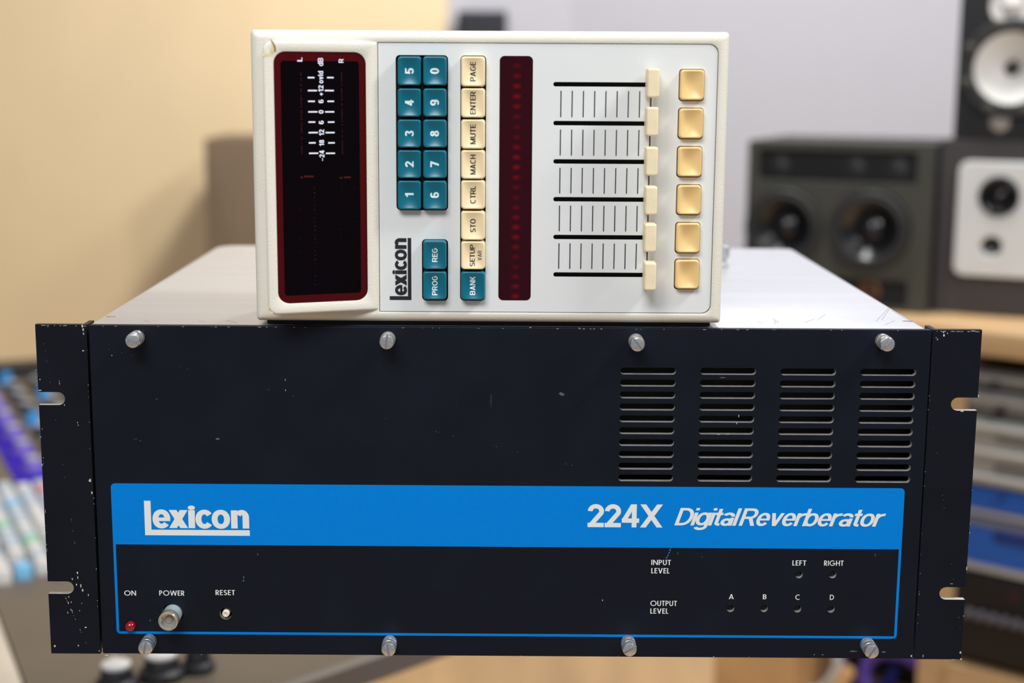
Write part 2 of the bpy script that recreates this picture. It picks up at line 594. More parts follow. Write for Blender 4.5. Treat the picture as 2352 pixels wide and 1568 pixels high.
# ================================================================== THE ROOM
FLOOR = -1000.0
wood_floor = mat('wood_floor', srgb(214, 176, 128), 0.45, vary=0.12, vscale=3, stretch=(6, 0.5, 1))
wood_wall = mat('wood_wall', srgb(238, 213, 170), 0.55, vary=0.05, vscale=3.0, stretch=(1, 1, 0.6))
white_wall = mat('white_wall', srgb(186, 185, 192), 0.8, vary=0.01)
wood_desk = mat('wood_desk', srgb(192, 158, 115), 0.45, vary=0.1, vscale=6, stretch=(0.4, 6, 6))
wood_edge = mat('wood_edge', srgb(214, 170, 118), 0.5, vary=0.1, vscale=10)

fl = struct(MB().box(-3200, -1600, FLOOR - 40, 2800, 3900, FLOOR).build('floor', wood_floor))
YB = 2900.0
corner = at(1312, 100, YB)
wb = struct(MB().box(-3200, YB, FLOOR, corner.x, YB + 80, 2300).build('wall_back', white_wall))
a = math.radians(14)
wr = MB().box(0, 0, 0, 2600, 80, 2300 - FLOOR).build('wall_right', white_wall, loc=(corner.x, YB, FLOOR))
wr.rotation_euler = (0, 0, -a)
struct(wr)
pe = at(1026, 60, YB - 60)
wl = MB()
wl.box(-3200, YB - 62, FLOOR, pe.x, YB - 2, 2300)
wl = struct(wl.build('wall_left', wood_wall))

# ================================================================== RACK UNIT
HW, HH = 241.3, 177.0
rack = thing('reverb_rack_unit', 'black rack unit with blue stripe, white lettering and vent slots, under the remote', 'rack unit')
xl = (at(204.5, 746.7, 0).x + at(231, 1502, 0).x) / 2
xr = (at(2141, 758, 0).x + at(2098, 1510, 0).x) / 2

def P(px, py, y=0.0):
    p = at(px, py, y)
    return p.x, p.z

holes = []
vent = [((1426, 1552.8, 844.2, 859.5), (1420, 1544.8, 1089.7, 1104.8)), ((1609.8, 1736.3, 845, 860), (1601.8, 1725.9, 1090.7, 1105.5)),
        ((1793.5, 1920.7, 846.5, 861.5), (1782.8, 1907.9, 1091.9, 1106.6)), ((1977.5, 2105, 847.3, 862.3), (1964, 2089, 1093, 1108.2))]
for top, bot in vent:
    ct = P((top[0] + top[1]) / 2, (top[2] + top[3]) / 2)
    cb = P((bot[0] + bot[1]) / 2, (bot[2] + bot[3]) / 2)
    xc = (ct[0] + cb[0]) / 2
    for k in range(10):
        z = ct[1] + (cb[1] - ct[1]) * k / 9
        holes.append(slot_pts(xc - 14.2, z - 1.75, xc + 14.2, z + 1.75))
trims = [P(1678, 1397), P(1755, 1397), P(1832, 1398), P(1908.7, 1398.4), P(1835.4, 1319.4), P(1912.5, 1319.4)]
holes += [circ(x, z, 1.95) for x, z in trims]
pw = P(396.5, 1409)
rs = P(518.6, 1409)
ld = P(300.5, 1436.5)
holes += [circ(pw[0], pw[1], 5.7, 36), circ(rs[0], rs[1], 3.2), circ(ld[0], ld[1], 2.75)]
fp = plate('front_panel', rrect(xl + 0.5, 0.2, xr - 0.3, HH - 0.2, 0.8, 3), holes, 0, 4.0, [panel_black, bare_edge], rack, bevel=0.18, inner_mat='holes')

for sgn, name in ((-1, 'rack_ear'), (1, 'rack_ear')):
    xe = sgn * HW
    xi = xl - 0.75 if sgn < 0 else xr + 0.35
    pts = [(xi, 0), (xi, HH)]
    def notch(zc):
        r, d = 3.4, 13.6
        cx = xe - sgn * (d - r)
        q = [(xe, zc + r)]
        for k in range(9):
            t = math.pi / 2 * (1 - k / 4)
            q.append((cx - sgn * r * math.cos(t), zc + r * math.sin(t)))
        return q + [(xe, zc - r)]
    pts += [(xe, HH)] + notch(HH - 38.6) + notch(36.6) + [(xe, 0)]
    plate(name, pts, [], -0.1, 3.4, [ear_black, bare_edge], rack, bevel=0.12, inner_mat='holes',
          label='worn black rack ear with two open slots and bare metal chips')
    # the flange that runs back along the side
    xa, xb = (xl - 3.2, xl - 0.75) if sgn < 0 else (xr + 0.35, xr + 2.8)
    MB().box(xa, 3.5, 1.5, xb, 15, HH - 0.2).build('ear_flange', ear_black, rack)

# chassis, lid and their screws
LW = 213.9
ch = MB()
ch.box(-LW, 26, 2.5, LW, 362, 172.5)
ch.build('chassis', dark_metal, rack)
sd = MB()
sd.box(-LW, 4.1, 2.5, -LW + 1.5, 26, 172.5)
sd.box(LW - 1.5, 4.1, 2.5, LW, 26, 172.5)
sd.box(-LW, 4.1, 2.5, LW, 26, 4.0)
sd.box(-LW, 4.1, 171, LW, 26, 172.5)
sd.build('chassis_frame', dark_metal, rack)
rings = []
lo = [(x, y) for x, y in rrect(-LW, 4.3, LW, 363.5, (1, 1, 6, 14))]
for z, ins in ((172.6, 0), (176.0, 0), (176.5, 0.25), (176.7, 0.8)):
    rings.append([(x - math.copysign(min(ins, abs(x)), x), y - (ins if y > 180 else -ins), z) for x, y in lo])
lid = MB().loft(rings).build('lid', lid_metal, rack, label='brushed aluminium lid with fine scratches')
for px, py in ((256, 727.5), (2086, 738)):
    p = atz(px, py, 176.7)
    m = MB().lathe([(3.4, 0), (3.4, 0.12), (3.1, 0.2)], (p.x, p.y, 176.65), 'z', 24)
    m.box(p.x - 2.6, p.y - 0.35, 176.84, p.x + 2.6, p.y + 0.35, 176.9, 1)
    m.build('lid_screw', [chrome, dark_metal], lid)
p = atz(1662, 612, 176.7)
m = MB().lathe([(5, 0), (5, 2), (3.6, 2.4), (3.6, 6), (5.2, 6.4), (5.2, 13.5), (4.6, 14.2)], (p.x - 1.5, p.y, 176.7), 'z', 28)
m.build('lid_thumb_nut', chrome, lid)
def stroke(pts, w, zf):
    q = []
    for a, b in zip(pts[:-1], pts[1:]):
        a, b = Vector(a), Vector(b)
        n = Vector((-(b - a).y, (b - a).x)).normalized() * w / 2
        q.append([tuple(a - n), tuple(b - n), tuple(b + n), tuple(a + n)])
    return q
sq = []
for pl in ([(1775, 731), (1781, 735), (1779, 742), (1781, 745)], [(1780, 735), (1787, 739), (1785, 742)], [(1875, 736), (1896, 722)], [(2032, 746), (2055, 736)],
           [(2012, 738), (2042, 706)], [(2025, 735), (2044, 708)], [(2048, 712), (2070, 726), (2092, 736)], [(455, 737), (470, 740)], [(1740, 739), (1752, 742)], [(1700, 741), (1712, 743)],
           [(1848, 741), (1872, 732)], [(330, 736), (345, 739)], [(520, 735), (545, 742)]):
    pp = [atz(x, y, 176.7) for x, y in pl]
    sq += stroke([(q.x, q.y) for q in pp], 0.3, 0)
print_mesh('scratches', sq, lambda u, v, l: (u, v, 176.7 + l), mat('lid_scratch', srgb(140, 140, 144), .5), lid)['kind'] = 'stuff'

# print on the front panel
FR = lambda u, v, l: (u, -l, v)
bl0, br0 = P(254.2, 1110.7), P(2078.7, 1119.7)
bl1, br1 = P(268.4, 1458.2), P(2059, 1462.9)
bx0, bx1 = (bl0[0] + bl1[0]) / 2, (br0[0] + br1[0]) / 2
bz1, bz0 = (bl0[1] + br0[1]) / 2, (bl1[1] + br1[1]) / 2
bm_ = (P(265, 1252.2)[1] + P(2065, 1258.5)[1]) / 2
band = [rrect(bx0, bm_, bx1, bz1, (0.02, 0.02, 2.2, 2.2), 6)]
bq = [band[0]]
t = 1.35
bq += R_(bx0, bz0 + 2, bx0 + t, bm_ + .01) + R_(bx1 - t, bz0 + 2, bx1, bm_ + .01) + R_(bx0 + 2, bz0, bx1 - 2, bz0 + t)
bq += A_(bx0 + 2, bz0 + 2, 2, 2, 180, 270, t, t, 6) + A_(bx1 - 2, bz0 + 2, 2, 2, 270, 360, t, t, 6)
print_mesh('blue_stripe', bq, lambda u, v, l: (u, -0.03 - l * .2, v), blue_print, fp, label='bright blue printed stripe and frame line')
def put(name, polys, x0, y0, x1, y1, m=white_print, parent=fp, fn=FR):
    """box given by photo pixels of its lower-left and upper-right corners"""
    a, b = P(x0, y0), P(x1, y1)
    return print_mesh(name, fit(polys, a[0], a[1], b[0], b[1]), fn, m, parent)
put('logo_lettering', logo_polys(), 333.5, 1228.6, 572, 1151)
put('lettering', words('224X', .165, 'wide', track=.03), 1349.4, 1210, 1522.9, 1158.2)
w1 = words('Digital Reverberator', .158, track=0.008, shear=.27)
a_, b_ = P(1548.7, 1207.2), P(2033.4, 1209)
zc = P(1600, 1166.3)[1]
print_mesh('lettering', fit(w1, a_[0], (a_[1] + b_[1]) / 2 + .15, b_[0], zc), FR, white_print, fp)
G = lambda t, s=.15, tr=.13: words(t, s, 'geo', tr)
for t_, x0, y0, x1, y1 in (('ON', 285.6, 1367, 312.3, 1355.8), ('POWER', 366, 1367, 423, 1355.8), ('RESET', 495.3, 1366, 539.5, 1354.6),
                           ('INPUT', 1495.8, 1296.9, 1541, 1285.4), ('LEVEL', 1495.8, 1316.2, 1537.9, 1304.2), ('OUTPUT', 1493.6, 1390.8, 1554.8, 1379.3),
                           ('LEVEL', 1493.6, 1408.6, 1535, 1397), ('A', 1674, 1375.4, 1685.5, 1364), ('B', 1752, 1375.6, 1760.6, 1364.3), ('C', 1826.6, 1376.8, 1837, 1365.2),
                           ('D', 1905.8, 1377, 1915.8, 1365.4), ('LEFT', 1819.8, 1298.2, 1851.9, 1286.6), ('RIGHT', 1892.5, 1298.6, 1937.7, 1287)):
    put('lettering', G(t_), x0, y0, x1, y1)

# paint chips (bare metal) and scuffs, irregular little flakes, with painted glints on the panel's top edge
def flakes(name, spots, m, parent, y=0.0, seed=1):
    rnd = random.Random(seed)
    q = []
    for (px, py, w, h) in spots:
        c = P(px, py)
        n = 7
        ph = rnd.random() * 6
        q.append([(c[0] + w / 9.0 * math.cos(2 * math.pi * i / n + ph) * rnd.uniform(.5, 1.1), c[1] + h / 9.0 * math.sin(2 * math.pi * i / n + ph) * rnd.uniform(.5, 1.1)) for i in range(n)])
    print_mesh(name, q, lambda u, v, l: (u, y - l, v), m, parent)['kind'] = 'stuff'
flakes('paint_chips_and_glints', [(189, 748, 6, 8), (191, 757, 4, 9), (192, 766, 3, 7), (191, 805, 5, 3), (92, 896, 10, 3), (137, 881, 1.6, 8), (136.5, 875, 2, 3), (178, 970, 2, 5), (180, 976, 2, 4),
    (94, 1003, 2, 4), (97, 1067, 3, 6), (207, 1103, 7, 11), (211, 1131, 5, 7), (148, 930, 2, 5), (178, 1315, 4, 8), (179, 1326, 3, 8), (166, 1329, 4, 6), (186, 1345, 3, 14),
    (190, 1355, 4, 10), (176, 1342, 3, 6), (203, 1366, 3, 8), (158, 1370, 3, 5), (157, 1384, 3, 9), (164, 1382, 2, 5), (166, 1402, 2, 6), (156, 1406, 2, 6), (188, 1385, 2, 3), (183, 1402, 3, 3),
    (197, 1440, 6, 5), (180, 1482, 3, 5), (126, 1483, 7, 6), (228, 1494, 3, 4), (110, 750, 3, 1.5), (150, 747, 8, 1.4), (92, 871, 2, 4)], chip_metal, rack, -0.1, 3)
flakes('paint_chips_and_glints', [(2167, 762, 6, 5), (2168, 770, 4, 8), (2176, 765, 2, 4), (2153, 779, 3, 6), (2150, 775, 2, 4), (2235, 760, 16, 1.5), (2200, 761, 12, 1.4), (2247, 909, 4, 8), (2210, 944, 9, 5),
    (2220, 1305, 2, 12), (2206, 1498, 6, 7), (2207, 1513, 5, 6), (2120, 1506, 2, 9), (2093, 1506, 4, 8), (2190, 1514, 14, 1.6), (2185, 1340, 10, 1.5), (2213, 1414, 2, 4)], chip_metal, rack, -0.1, 4)
flakes('paint_chips_and_glints', [(245, 1504, 13, 3.5), (655, 872, 1.5, 6), (656, 896, 1.5, 6), (257, 816, 2, 4), (1384, 1378, 2.2, 7), (1218, 752, 7, 1.6), (1330, 753, 5, 1.2), (1890, 1503, 5, 1.6), (1870, 1503, 3, 1.6),
    (330, 757.5, 1.2, 1.2), (320, 756.5, 1.2, 1.2), (1697, 955, 2, 7), (1692, 972, 2, 5), (1650, 997, 12, 2.5), (1672, 997, 8, 2)], chip_metal, rack, 0, 5)
flakes('paint_scuffs', [(312, 1008, 12, 1.2), (322, 1012, 8, 1.2), (500, 1008, 10, 6), (360, 916, 3, 4), (592, 1272, 3, 8), (1557, 1270, 1.5, 9), (1613, 1278, 3, 3), (2010, 1275, 2, 12), (1660, 867, 16, 3),
    (1128, 920, 1.2, 40), (1290, 905, 14, 10), (205, 1480, 6, 22), (197, 1432, 6, 16), (188, 1352, 6, 14), (1960, 1495, 26, 6), (2030, 1497, 12, 5), (345, 1424, 4, 8)], dull_scuff, rack, -0.0, 6)
rnd = random.Random(21)
ew = []
def edge(p0_, p1_, n, wmax, hmax):
    for _ in range(n):
        t = rnd.random()
        ew.append((p0_[0] + (p1_[0] - p0_[0]) * t, p0_[1] + (p1_[1] - p0_[1]) * t, rnd.uniform(1, wmax), rnd.uniform(.8, hmax)))
edge((84, 746.5), (196, 748.5), 14, 9, 1.6); edge((2150, 760.5), (2248, 761.5), 12, 12, 1.8)
edge((80, 760), (84, 890), 7, 1.4, 4); edge((96, 960), (110, 1320), 14, 1.6, 5); edge((2243, 960), (2220, 1330), 12, 1.6, 5)
edge((215, 1120), (228, 1490), 6, 1.4, 5); edge((200, 770), (208, 1090), 6, 1.4, 4); edge((2140, 770), (2105, 1490), 10, 1.2, 4)
edge((150, 1370), (200, 1480), 16, 2.2, 4); edge((100, 780), (180, 1300), 14, 1.4, 1.8); edge((2120, 800), (2210, 1480), 14, 1.2, 1.8)
flakes('paint_chips_and_glints', ew, chip_metal, rack, -0.1, 12)
ew = []
edge((215, 748.8), (2135, 759.5), 40, 9, 1.2); edge((250, 1502), (2090, 1509), 14, 6, 1.4); edge((240, 800), (1400, 1090), 16, 1.2, 1.4)  # flakes on the panel top also paint the light on its bevel
flakes('paint_chips_and_glints', ew, chip_metal, rack, 0, 13)
blue_wear = []
for i, (px, py) in enumerate([(1541, 1257), (1539, 1263), (1537, 1269), (1534, 1275), (1531, 1281), (1529, 1287), (560, 1325), (559, 1333)]):
    blue_wear.append((px, py, 4.5, 7))
flakes('blue_wear', blue_wear, mat('blue_wear', srgb(36, 112, 150), 0.6), rack, 0, 9)

# thumbscrews
def thumbscrew_mesh():
    m = MB()
    r = 3.85
    m.lathe([(2.2, 0.5), (2.2, -0.6)], n=28)
    m.lathe([(r, -0.6), (r, -4.0), (r * .97, -4.2)], n=40)
    n = 72
    rings = []
    for y, k in ((-4.2, 0), (-4.4, 1), (-8.0, 1), (-8.2, 0)):
        rings.append([((r * (1.0 if (i % 2 or not k) else .93)) * math.cos(2 * math.pi * i / n), y, (r * (1.0 if (i % 2 or not k) else .93)) * math.sin(2 * math.pi * i / n)) for i in range(n)])
    m.loft(rings, mi=0)
    m.lathe([(r * .96, -8.2), (r * .98, -8.4), (r * .98, -10.2)], n=40)
    w = 0.62
    for sg in (1, -1):
        rings = []
        for y, rr in ((-10.2, r * .98), (-11.0, r * .97), (-11.6, r * .88), (-11.9, r * .7)):
            a0 = math.asin(w / rr)
            rings.append([(rr * math.cos(a0 + (math.pi - 2 * a0) * i / 18), y, sg * rr * math.sin(a0 + (math.pi - 2 * a0) * i / 18)) for i in range(19)])
        m.loft(rings)
    return m
first = None
for k, (hx, hy, ang) in enumerate([(304, 783, -15), (888, 786, 85), (1464.5, 791, -52), (2039, 791, 38), (333, 1489, 78), (892, 1492, 96), (1446.5, 1492, 30), (2003, 1497, 58)]):
    p = at(hx, hy, -11.5)
    if first is None:
        first = thumbscrew_mesh().build('thumbscrew', chrome, rack, (p.x, 0, p.z), smooth=30)
        o = first
    else:
        o = link('thumbscrew', first.data, rack, (p.x, 0, p.z))
    o.rotation_euler = (0, -math.radians(ang), 0)

# power button, reset pin, lamp, trimmers
p0 = at(393.5, 1411, 0)
m = MB().lathe([(4.9, 8), (4.9, -6.4), (5.05, -6.8)], (pw[0], 0, pw[1]), n=40)
pb = m.build('power_button', button_grey, rack)
m = MB().lathe([(5.05, -6.8), (5.15, -7.4), (5.15, -11.3), (4.6, -11.9), (4.0, -11.7), (3.7, -9.2), (2.2, -8.6), (1.6, -9.3), (0.4, -9.5)], (pw[0], 0, pw[1]), n=40, cap0=False)
m.build('button_cap', button_clear, pb, label='clear ribbed button cap')
m = MB().lathe([(1.9, 9), (1.9, -0.6), (1.6, -1.1), (0.9, -1.1), (0.8, -0.8)], (rs[0] + .1, 0, rs[1] + .2), n=24)
m.build('reset_button', mat('ivory', srgb(236, 230, 208), 0.4), rack)
m = MB().lathe([(2.7, 4), (2.7, -1.2)] + [(2.7 * math.cos(a * math.pi / 16), -1.2 - 2.5 * math.sin(a * math.pi / 16)) for a in range(1, 8)] + [(0.05, -3.7)], (ld[0], 0, ld[1]), n=28)
m.build('power_lamp', led_red, rack)
for x, z in trims:
    MB().lathe([(1.7, 9), (1.7, 3.2), (1.5, 3.0)], (x, 0, z), n=20).build('trimmer', dark_metal, rack)
MB().box(rs[0] - 8, 8, rs[1] - 8, rs[0] + 8, 12, rs[1] + 8).build('switch_body', dark_metal, rack)

# ================================================================== STAND UNDER THE RACK UNIT
pa, pb_ = at(1128, 1540, 250), at(1236, 1540, 250)
sx = (pa.x + pb_.x) / 2
st = thing('speaker_stand', 'round black post of a stand carrying the black rack unit', 'stand', (sx, 250, FLOOR))
r = (pb_.x - pa.x) / 2
MB().lathe([(r, 20), (r, -FLOOR - 12)], n=40).build('post', stand_black, st)
MB().lathe([(r + 3, 560), (r + 5, 562), (r + 5, 600), (r + 3, 602)], n=40).build('collar', stand_black, st)
MB().box(-110, -110, -FLOOR - 12, 110, 110, -FLOOR + 2.4).build('top_plate', stand_black, st)
MB().lathe([(130, 0), (130, 14), (112, 20), (r, 22)], n=48).build('base', stand_black, st)

# ================================================================== REMOTE CONTROL
RX, RZ, RW, RH = -10.1, 179.3, 236.9, 145.5
rem = thing('remote_control', 'off-white remote with teal and cream keys, standing on its side on the rack unit', 'remote control', (RX, 0, 176.7))
def L(v):
    return (v[0] - RX, v[1], v[2] - 176.7)
x0, x1, z0, z1 = -RW / 2, RW / 2, RZ - 176.7, RZ - 176.7 + RH
def RP(px, py, y=0.0):
    p = at(px, py, y)
    return p.x - RX, p.z - 176.7
ca, cb = RP(869, 97.9), RP(1648, 102)
cc, cd_ = RP(870.7, 716.5), RP(1634.3, 718.3)
cx0, cx1 = (ca[0] + cc[0]) / 2, (cb[0] + cd_[0]) / 2
cz1, cz0 = (ca[1] + cb[1]) / 2, (cc[1] + cd_[1]) / 2
opening = lambda ins=0: rrect(cx0 + ins, cz0 + ins, cx1 - ins, cz1 - ins, (.3, 4.6, 4.6, .3))
rings = []
def ring(ins, y, rad=2.0):
    rings.append([(x, y, z) for x, z in rrect(x0 + ins, z0 + ins, x1 - ins, z1 - ins, max(rad - ins * .3, .4))])
ring(4, 74); ring(1.2, 73); ring(0, 70); ring(0, 4.2)
for k in range(1, 7):
    a = k / 6 * math.pi / 2
    ring(4.0 * (1 - math.cos(a)), 4.2 - 4.2 * math.sin(a))
rings.append([(x, 0, z) for x, z in opening(-.7)])
rings.append([(x, .25, z) for x, z in opening(-.2)])
rings.append([(x, 6.0, z) for x, z in opening(-.2)])
case = MB().loft(rings).build('case', case_paint, rem, smooth=50)
for fx in (-95, 95):
    for fy in (12, 60):
        MB().lathe([(7, 0), (7, z0 + .6)], (fx, fy, 0), 'z', 24).build('rubber_foot', rubber, rem)
MB().box(-RW / 2 + 5, 5.2, .6, RW / 2 - 5, 70, z0 + .5).build('base_strip', rubber, rem)

# control panel with real key wells and slider slots
def keybox(xa, xb, ya, yb, y=-3.6):
    a, b = RP(xa, yb, y), RP(xb, ya, y)
    return a[0], a[1], b[0], b[1]
wells = [(910.7, 1029, 127, 482.6), (969.6, 1029, 549.8, 690.3), (1056.8, 1117, 127.7, 690.3)]
tanb = [(1562.5, 1619.3, 160.5, 229.5), (1560, 1616.5, 249.6, 317.5), (1557.3, 1613.7, 338, 405.5), (1556.3, 1611.5, 426, 492.6), (1553.5, 1609, 513, 580.6), (1551.5, 1607, 597.5, 663.5)]
slots = [(1273.4, 193.5), (1272, 282.8), (1271.7, 370.8), (1271.5, 457.6), (1270.5, 544.4), (1268.8, 630.5)]
ph = []
for (a, b, c, d) in wells:
    q0, q1 = RP(a, d), RP(b, c)
    ph.append(rrect(q0[0], q0[1], q1[0], q1[1], 2.0))
tan_boxes = []
for (a, b, c, d) in tanb:
    k = keybox(a, b, c, d, -2.6)
    tan_boxes.append(k)
    ph.append(rrect(k[0] - .55, k[1] - .55, k[2] + .35, k[3] + .4, 1.7))
slot_x1 = RP(1503, 400)[0]
slot_z = []
for sx_, sy_ in slots:
    q = RP(sx_, sy_)
    slot_z.append(q[1])
    ph.append(slot_pts(RP(1271, sy_)[0], q[1] - 1.1, slot_x1, q[1] + 1.1))
bar0, bar1 = RP(1144.5, 689.6), RP(1224.5, 128.5)
cp = plate('control_panel', opening(.12), ph, .55, 2.0, [panel_white, well_black], rem, bevel=.12, inner_mat='holes')
MB().box(cx0 + .5, 4.0, cz0 + .5, cx1 - .5, 4.8, cz1 - .5).build('circuit_board', well_black, rem)
CPY = .55
CF = lambda u, v, l: (u, CPY - l, v)
# slider scales
tick = []
for i in range(5):
    zt, zb = slot_z[i], slot_z[i + 1]
    for k in range(8):
        xx = RP(1289 + 25.72 * k - 2.6 * i * .55, 300)[0]
        xx = RP(1287.3 + 25.72 * k, 320)[0]
        tick += R_(xx - .27, zb + (zt - zb) * .155, xx + .27, zt - (zt - zb) * .165)
xx = RP(1491, 400)[0]
tick += R_(xx - .32, slot_z[5], xx + .32, slot_z[0])
print_mesh('slider_scale', tick, CF, black_print, cp)

# keys: rounded, dished caps
def key_mesh(w, h, top=-3.6, rc=1.5, dish=.55, foot=3.9):
    rings = []
    def rr(ins, y, rad):
        rings.append([(x, y, z) for x, z in rrect_fine(-w / 2 + ins, -h / 2 + ins, w / 2 - ins, h / 2 - ins, rad)])
    rr(-.1, foot, rc); rr(-.1, .2, rc); rr(.1, top + .75, rc)
    rr(.18, top + .35, rc); rr(.36, top + .1, rc); rr(.65, top, rc * .9)
    for t in (.04, .09, .15, .22, .3, .4, .5, .6, .7, .8, .9, .97):
        q = [(x * (1 - t), z * (1 - t)) for x, z in rrect_fine(-w / 2 + .65, -h / 2 + .65, w / 2 - .65, h / 2 - .65, rc * .9)]
        rings.append([(x, top + dish_h(x, z, w, h, dish), z) for x, z in q])
    return MB().loft(rings, cap0=True, cap1=True)
def dish_h(x, z, w, h, d):
    a, b = abs(x) / (w / 2 - .65), abs(z) / (h / 2 - .65)
    return d * max(0.0, 1 - a * a) * max(0.0, 1 - b * b)
KEYW, KEYH = 12.0, 14.3
cache = {}
def add_key(box, m, name, text, tcol, tbox=None, w=None, extra=None, top=-3.6, dish=1.35):
    """text reads upwards: glyph x runs along +z, glyph up along -x"""
    kw, kh = box[2] - box[0], box[3] - box[1]
    c = ((box[0] + box[2]) / 2, 0, (box[1] + box[3]) / 2)
    ck = (m.name, round(kw, 1), round(kh, 1))
    if ck not in cache:
        o = key_mesh(kw, kh, top, dish=dish).build(name, m, rem, c, smooth=60)
        cache[ck] = o.data
    else:
        o = link(name, cache[ck], rem, c)
    if text:
        jobs = [(text, tcol) + tbox] + ([extra] if extra else [])
        for t_, col_, xl_, xr_, half in jobs:
            polys = fit(words(t_, .2 if len(t_) == 1 else .165, track=.09), -half, 0, half, 1)
            def fn(u, v, l, xl_=xl_, xr_=xr_):
                x = xr_ + (xl_ - xr_) * v
                return (x, top + dish_h(x, u, kw, kh, dish) - l - .03, u)
            print_mesh('key_lettering', polys, fn, col_, o, step=.7)
    return o
key_white = mat('key_white', srgb(226, 240, 242), 0.5)
var_grey = mat('var_grey', srgb(84, 96, 112), 0.5)
rows = [(129.7, 196.3), (202.9, 268.5), (274.4, 339.3), (344.9, 409.6), (415, 481.2)]
for (ya, yb), ta, tb in zip(rows, '54321', '09876'):
    for (xa, xb), tx in (((913.5, 967), ta), ((971.3, 1025.3), tb)):
        add_key(keybox(xa, xb, ya, yb), teal_key, 'number_key', tx, key_white, (-2.2, 2.1, 1.45 if tx != '1' else 1.0))
for (ya, yb), tx, hf in (((553, 619), 'REG', 3.5), ((623.5, 688.4), 'PROG', 4.9)):
    add_key(keybox(972, 1025, ya, yb), teal_key, 'function_key', tx, key_white, (-1.35, 1.35, hf))
fn_rows = [(130, 198.5), (202.9, 270), (274.6, 341.8), (345, 411), (414.5, 480.5), (485, 551.5), (554.4, 619), (624, 689)]
for (ya, yb), tx, hf in zip(fn_rows, ['PAGE', 'ENTER', 'MUTE', 'MACH', 'CTRL', 'STO', 'SETUP', 'BANK'], [4.75, 5.55, 4.9, 4.9, 4.35, 3.35, 5.5, 4.7]):
    kb = keybox(1059, 1114, ya, yb)
    if tx == 'BANK':
        add_key(kb, teal_key, 'function_key', tx, key_white, (-1.6, 1.1, hf))
    elif tx == 'SETUP':
        add_key(kb, cream_key, 'function_key', tx, black_print, (-1.6, .9, hf), extra=('VAR', var_grey, 2.3, 4.3, 2.5))
    else:
        add_key(kb, cream_key, 'function_key', tx, black_print, (-1.4, 1.3, hf))
for k in tan_boxes:
    add_key(k, tan_key, 'select_button', '', None, top=-2.6, dish=1.8)

# slider caps on their stems
def slider_cap_mesh():
    w, h = 5.9, 13.9
    rings = []
    for ins, y in ((.25, -1.2), (.1, -1.6), (0, -2.4), (0, -11.6), (.12, -12.3), (.35, -12.7), (.7, -12.9), (.8, -12.9), (1.6, -12.9)):
        rings.append([(x, y, z) for x, z in rrect(-w / 2 + ins, -h / 2 + ins, w / 2 - ins, h / 2 - ins, .8, 9)])
    return MB().loft(rings)
cap_me = None
for (px, py) in ((1501.5, 190.8), (1499, 279.5), (1498, 371.2), (1496.5, 461.5), (1494.5, 547.2), (1494.2, 636)):
    q = RP(px, py, -12.9)
    if cap_me is None:
        o = slider_cap_mesh().build('slider_cap', slider_cream, rem, (q[0], CPY, q[1]), smooth=28)
        cap_me = o.data
        sm = MB().box(-.7, -2, -.8, .7, 4, .8).build('slider_stem', dark_metal, o)
    else:
        o = link('slider_cap', cap_me, rem, (q[0], CPY, q[1]))
        link('slider_stem', sm.data, o)

# long red character display
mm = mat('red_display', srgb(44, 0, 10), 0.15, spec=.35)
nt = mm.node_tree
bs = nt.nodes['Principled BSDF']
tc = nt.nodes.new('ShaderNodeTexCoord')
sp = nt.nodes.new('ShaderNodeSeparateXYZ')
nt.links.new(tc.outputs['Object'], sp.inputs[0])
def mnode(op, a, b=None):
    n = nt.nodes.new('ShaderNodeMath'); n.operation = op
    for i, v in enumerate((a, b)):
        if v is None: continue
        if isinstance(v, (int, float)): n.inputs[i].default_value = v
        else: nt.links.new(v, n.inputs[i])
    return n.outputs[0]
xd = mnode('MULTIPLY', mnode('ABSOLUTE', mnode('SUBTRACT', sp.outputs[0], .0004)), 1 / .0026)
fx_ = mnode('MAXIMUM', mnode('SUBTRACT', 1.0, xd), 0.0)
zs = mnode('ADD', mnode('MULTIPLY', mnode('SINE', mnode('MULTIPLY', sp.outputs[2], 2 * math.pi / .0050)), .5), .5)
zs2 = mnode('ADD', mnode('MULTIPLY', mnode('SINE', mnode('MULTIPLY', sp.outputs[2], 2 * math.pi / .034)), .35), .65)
fac = mnode('MULTIPLY', mnode('MULTIPLY', fx_, mnode('POWER', zs, 2.0)), zs2)  # dim glow of the character cells, painted into the base colour
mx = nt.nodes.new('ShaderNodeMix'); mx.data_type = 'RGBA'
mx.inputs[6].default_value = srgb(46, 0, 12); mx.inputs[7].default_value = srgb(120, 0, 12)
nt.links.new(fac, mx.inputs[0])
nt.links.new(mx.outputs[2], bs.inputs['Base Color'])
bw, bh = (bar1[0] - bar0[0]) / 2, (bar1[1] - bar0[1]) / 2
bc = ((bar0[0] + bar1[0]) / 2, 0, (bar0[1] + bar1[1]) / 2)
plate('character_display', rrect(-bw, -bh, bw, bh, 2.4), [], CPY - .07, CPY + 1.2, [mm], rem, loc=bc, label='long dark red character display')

# logo on the remote, reading upwards
q0, q1 = RP(895, 689), RP(944.3, 546.6)
print_mesh('logo_lettering', logo_polys(), lambda u, v, l: (q1[0] + (q0[0] - q1[0]) * v, CPY - l, q0[1] + (q1[1] - q0[1]) * u), black_print, cp)

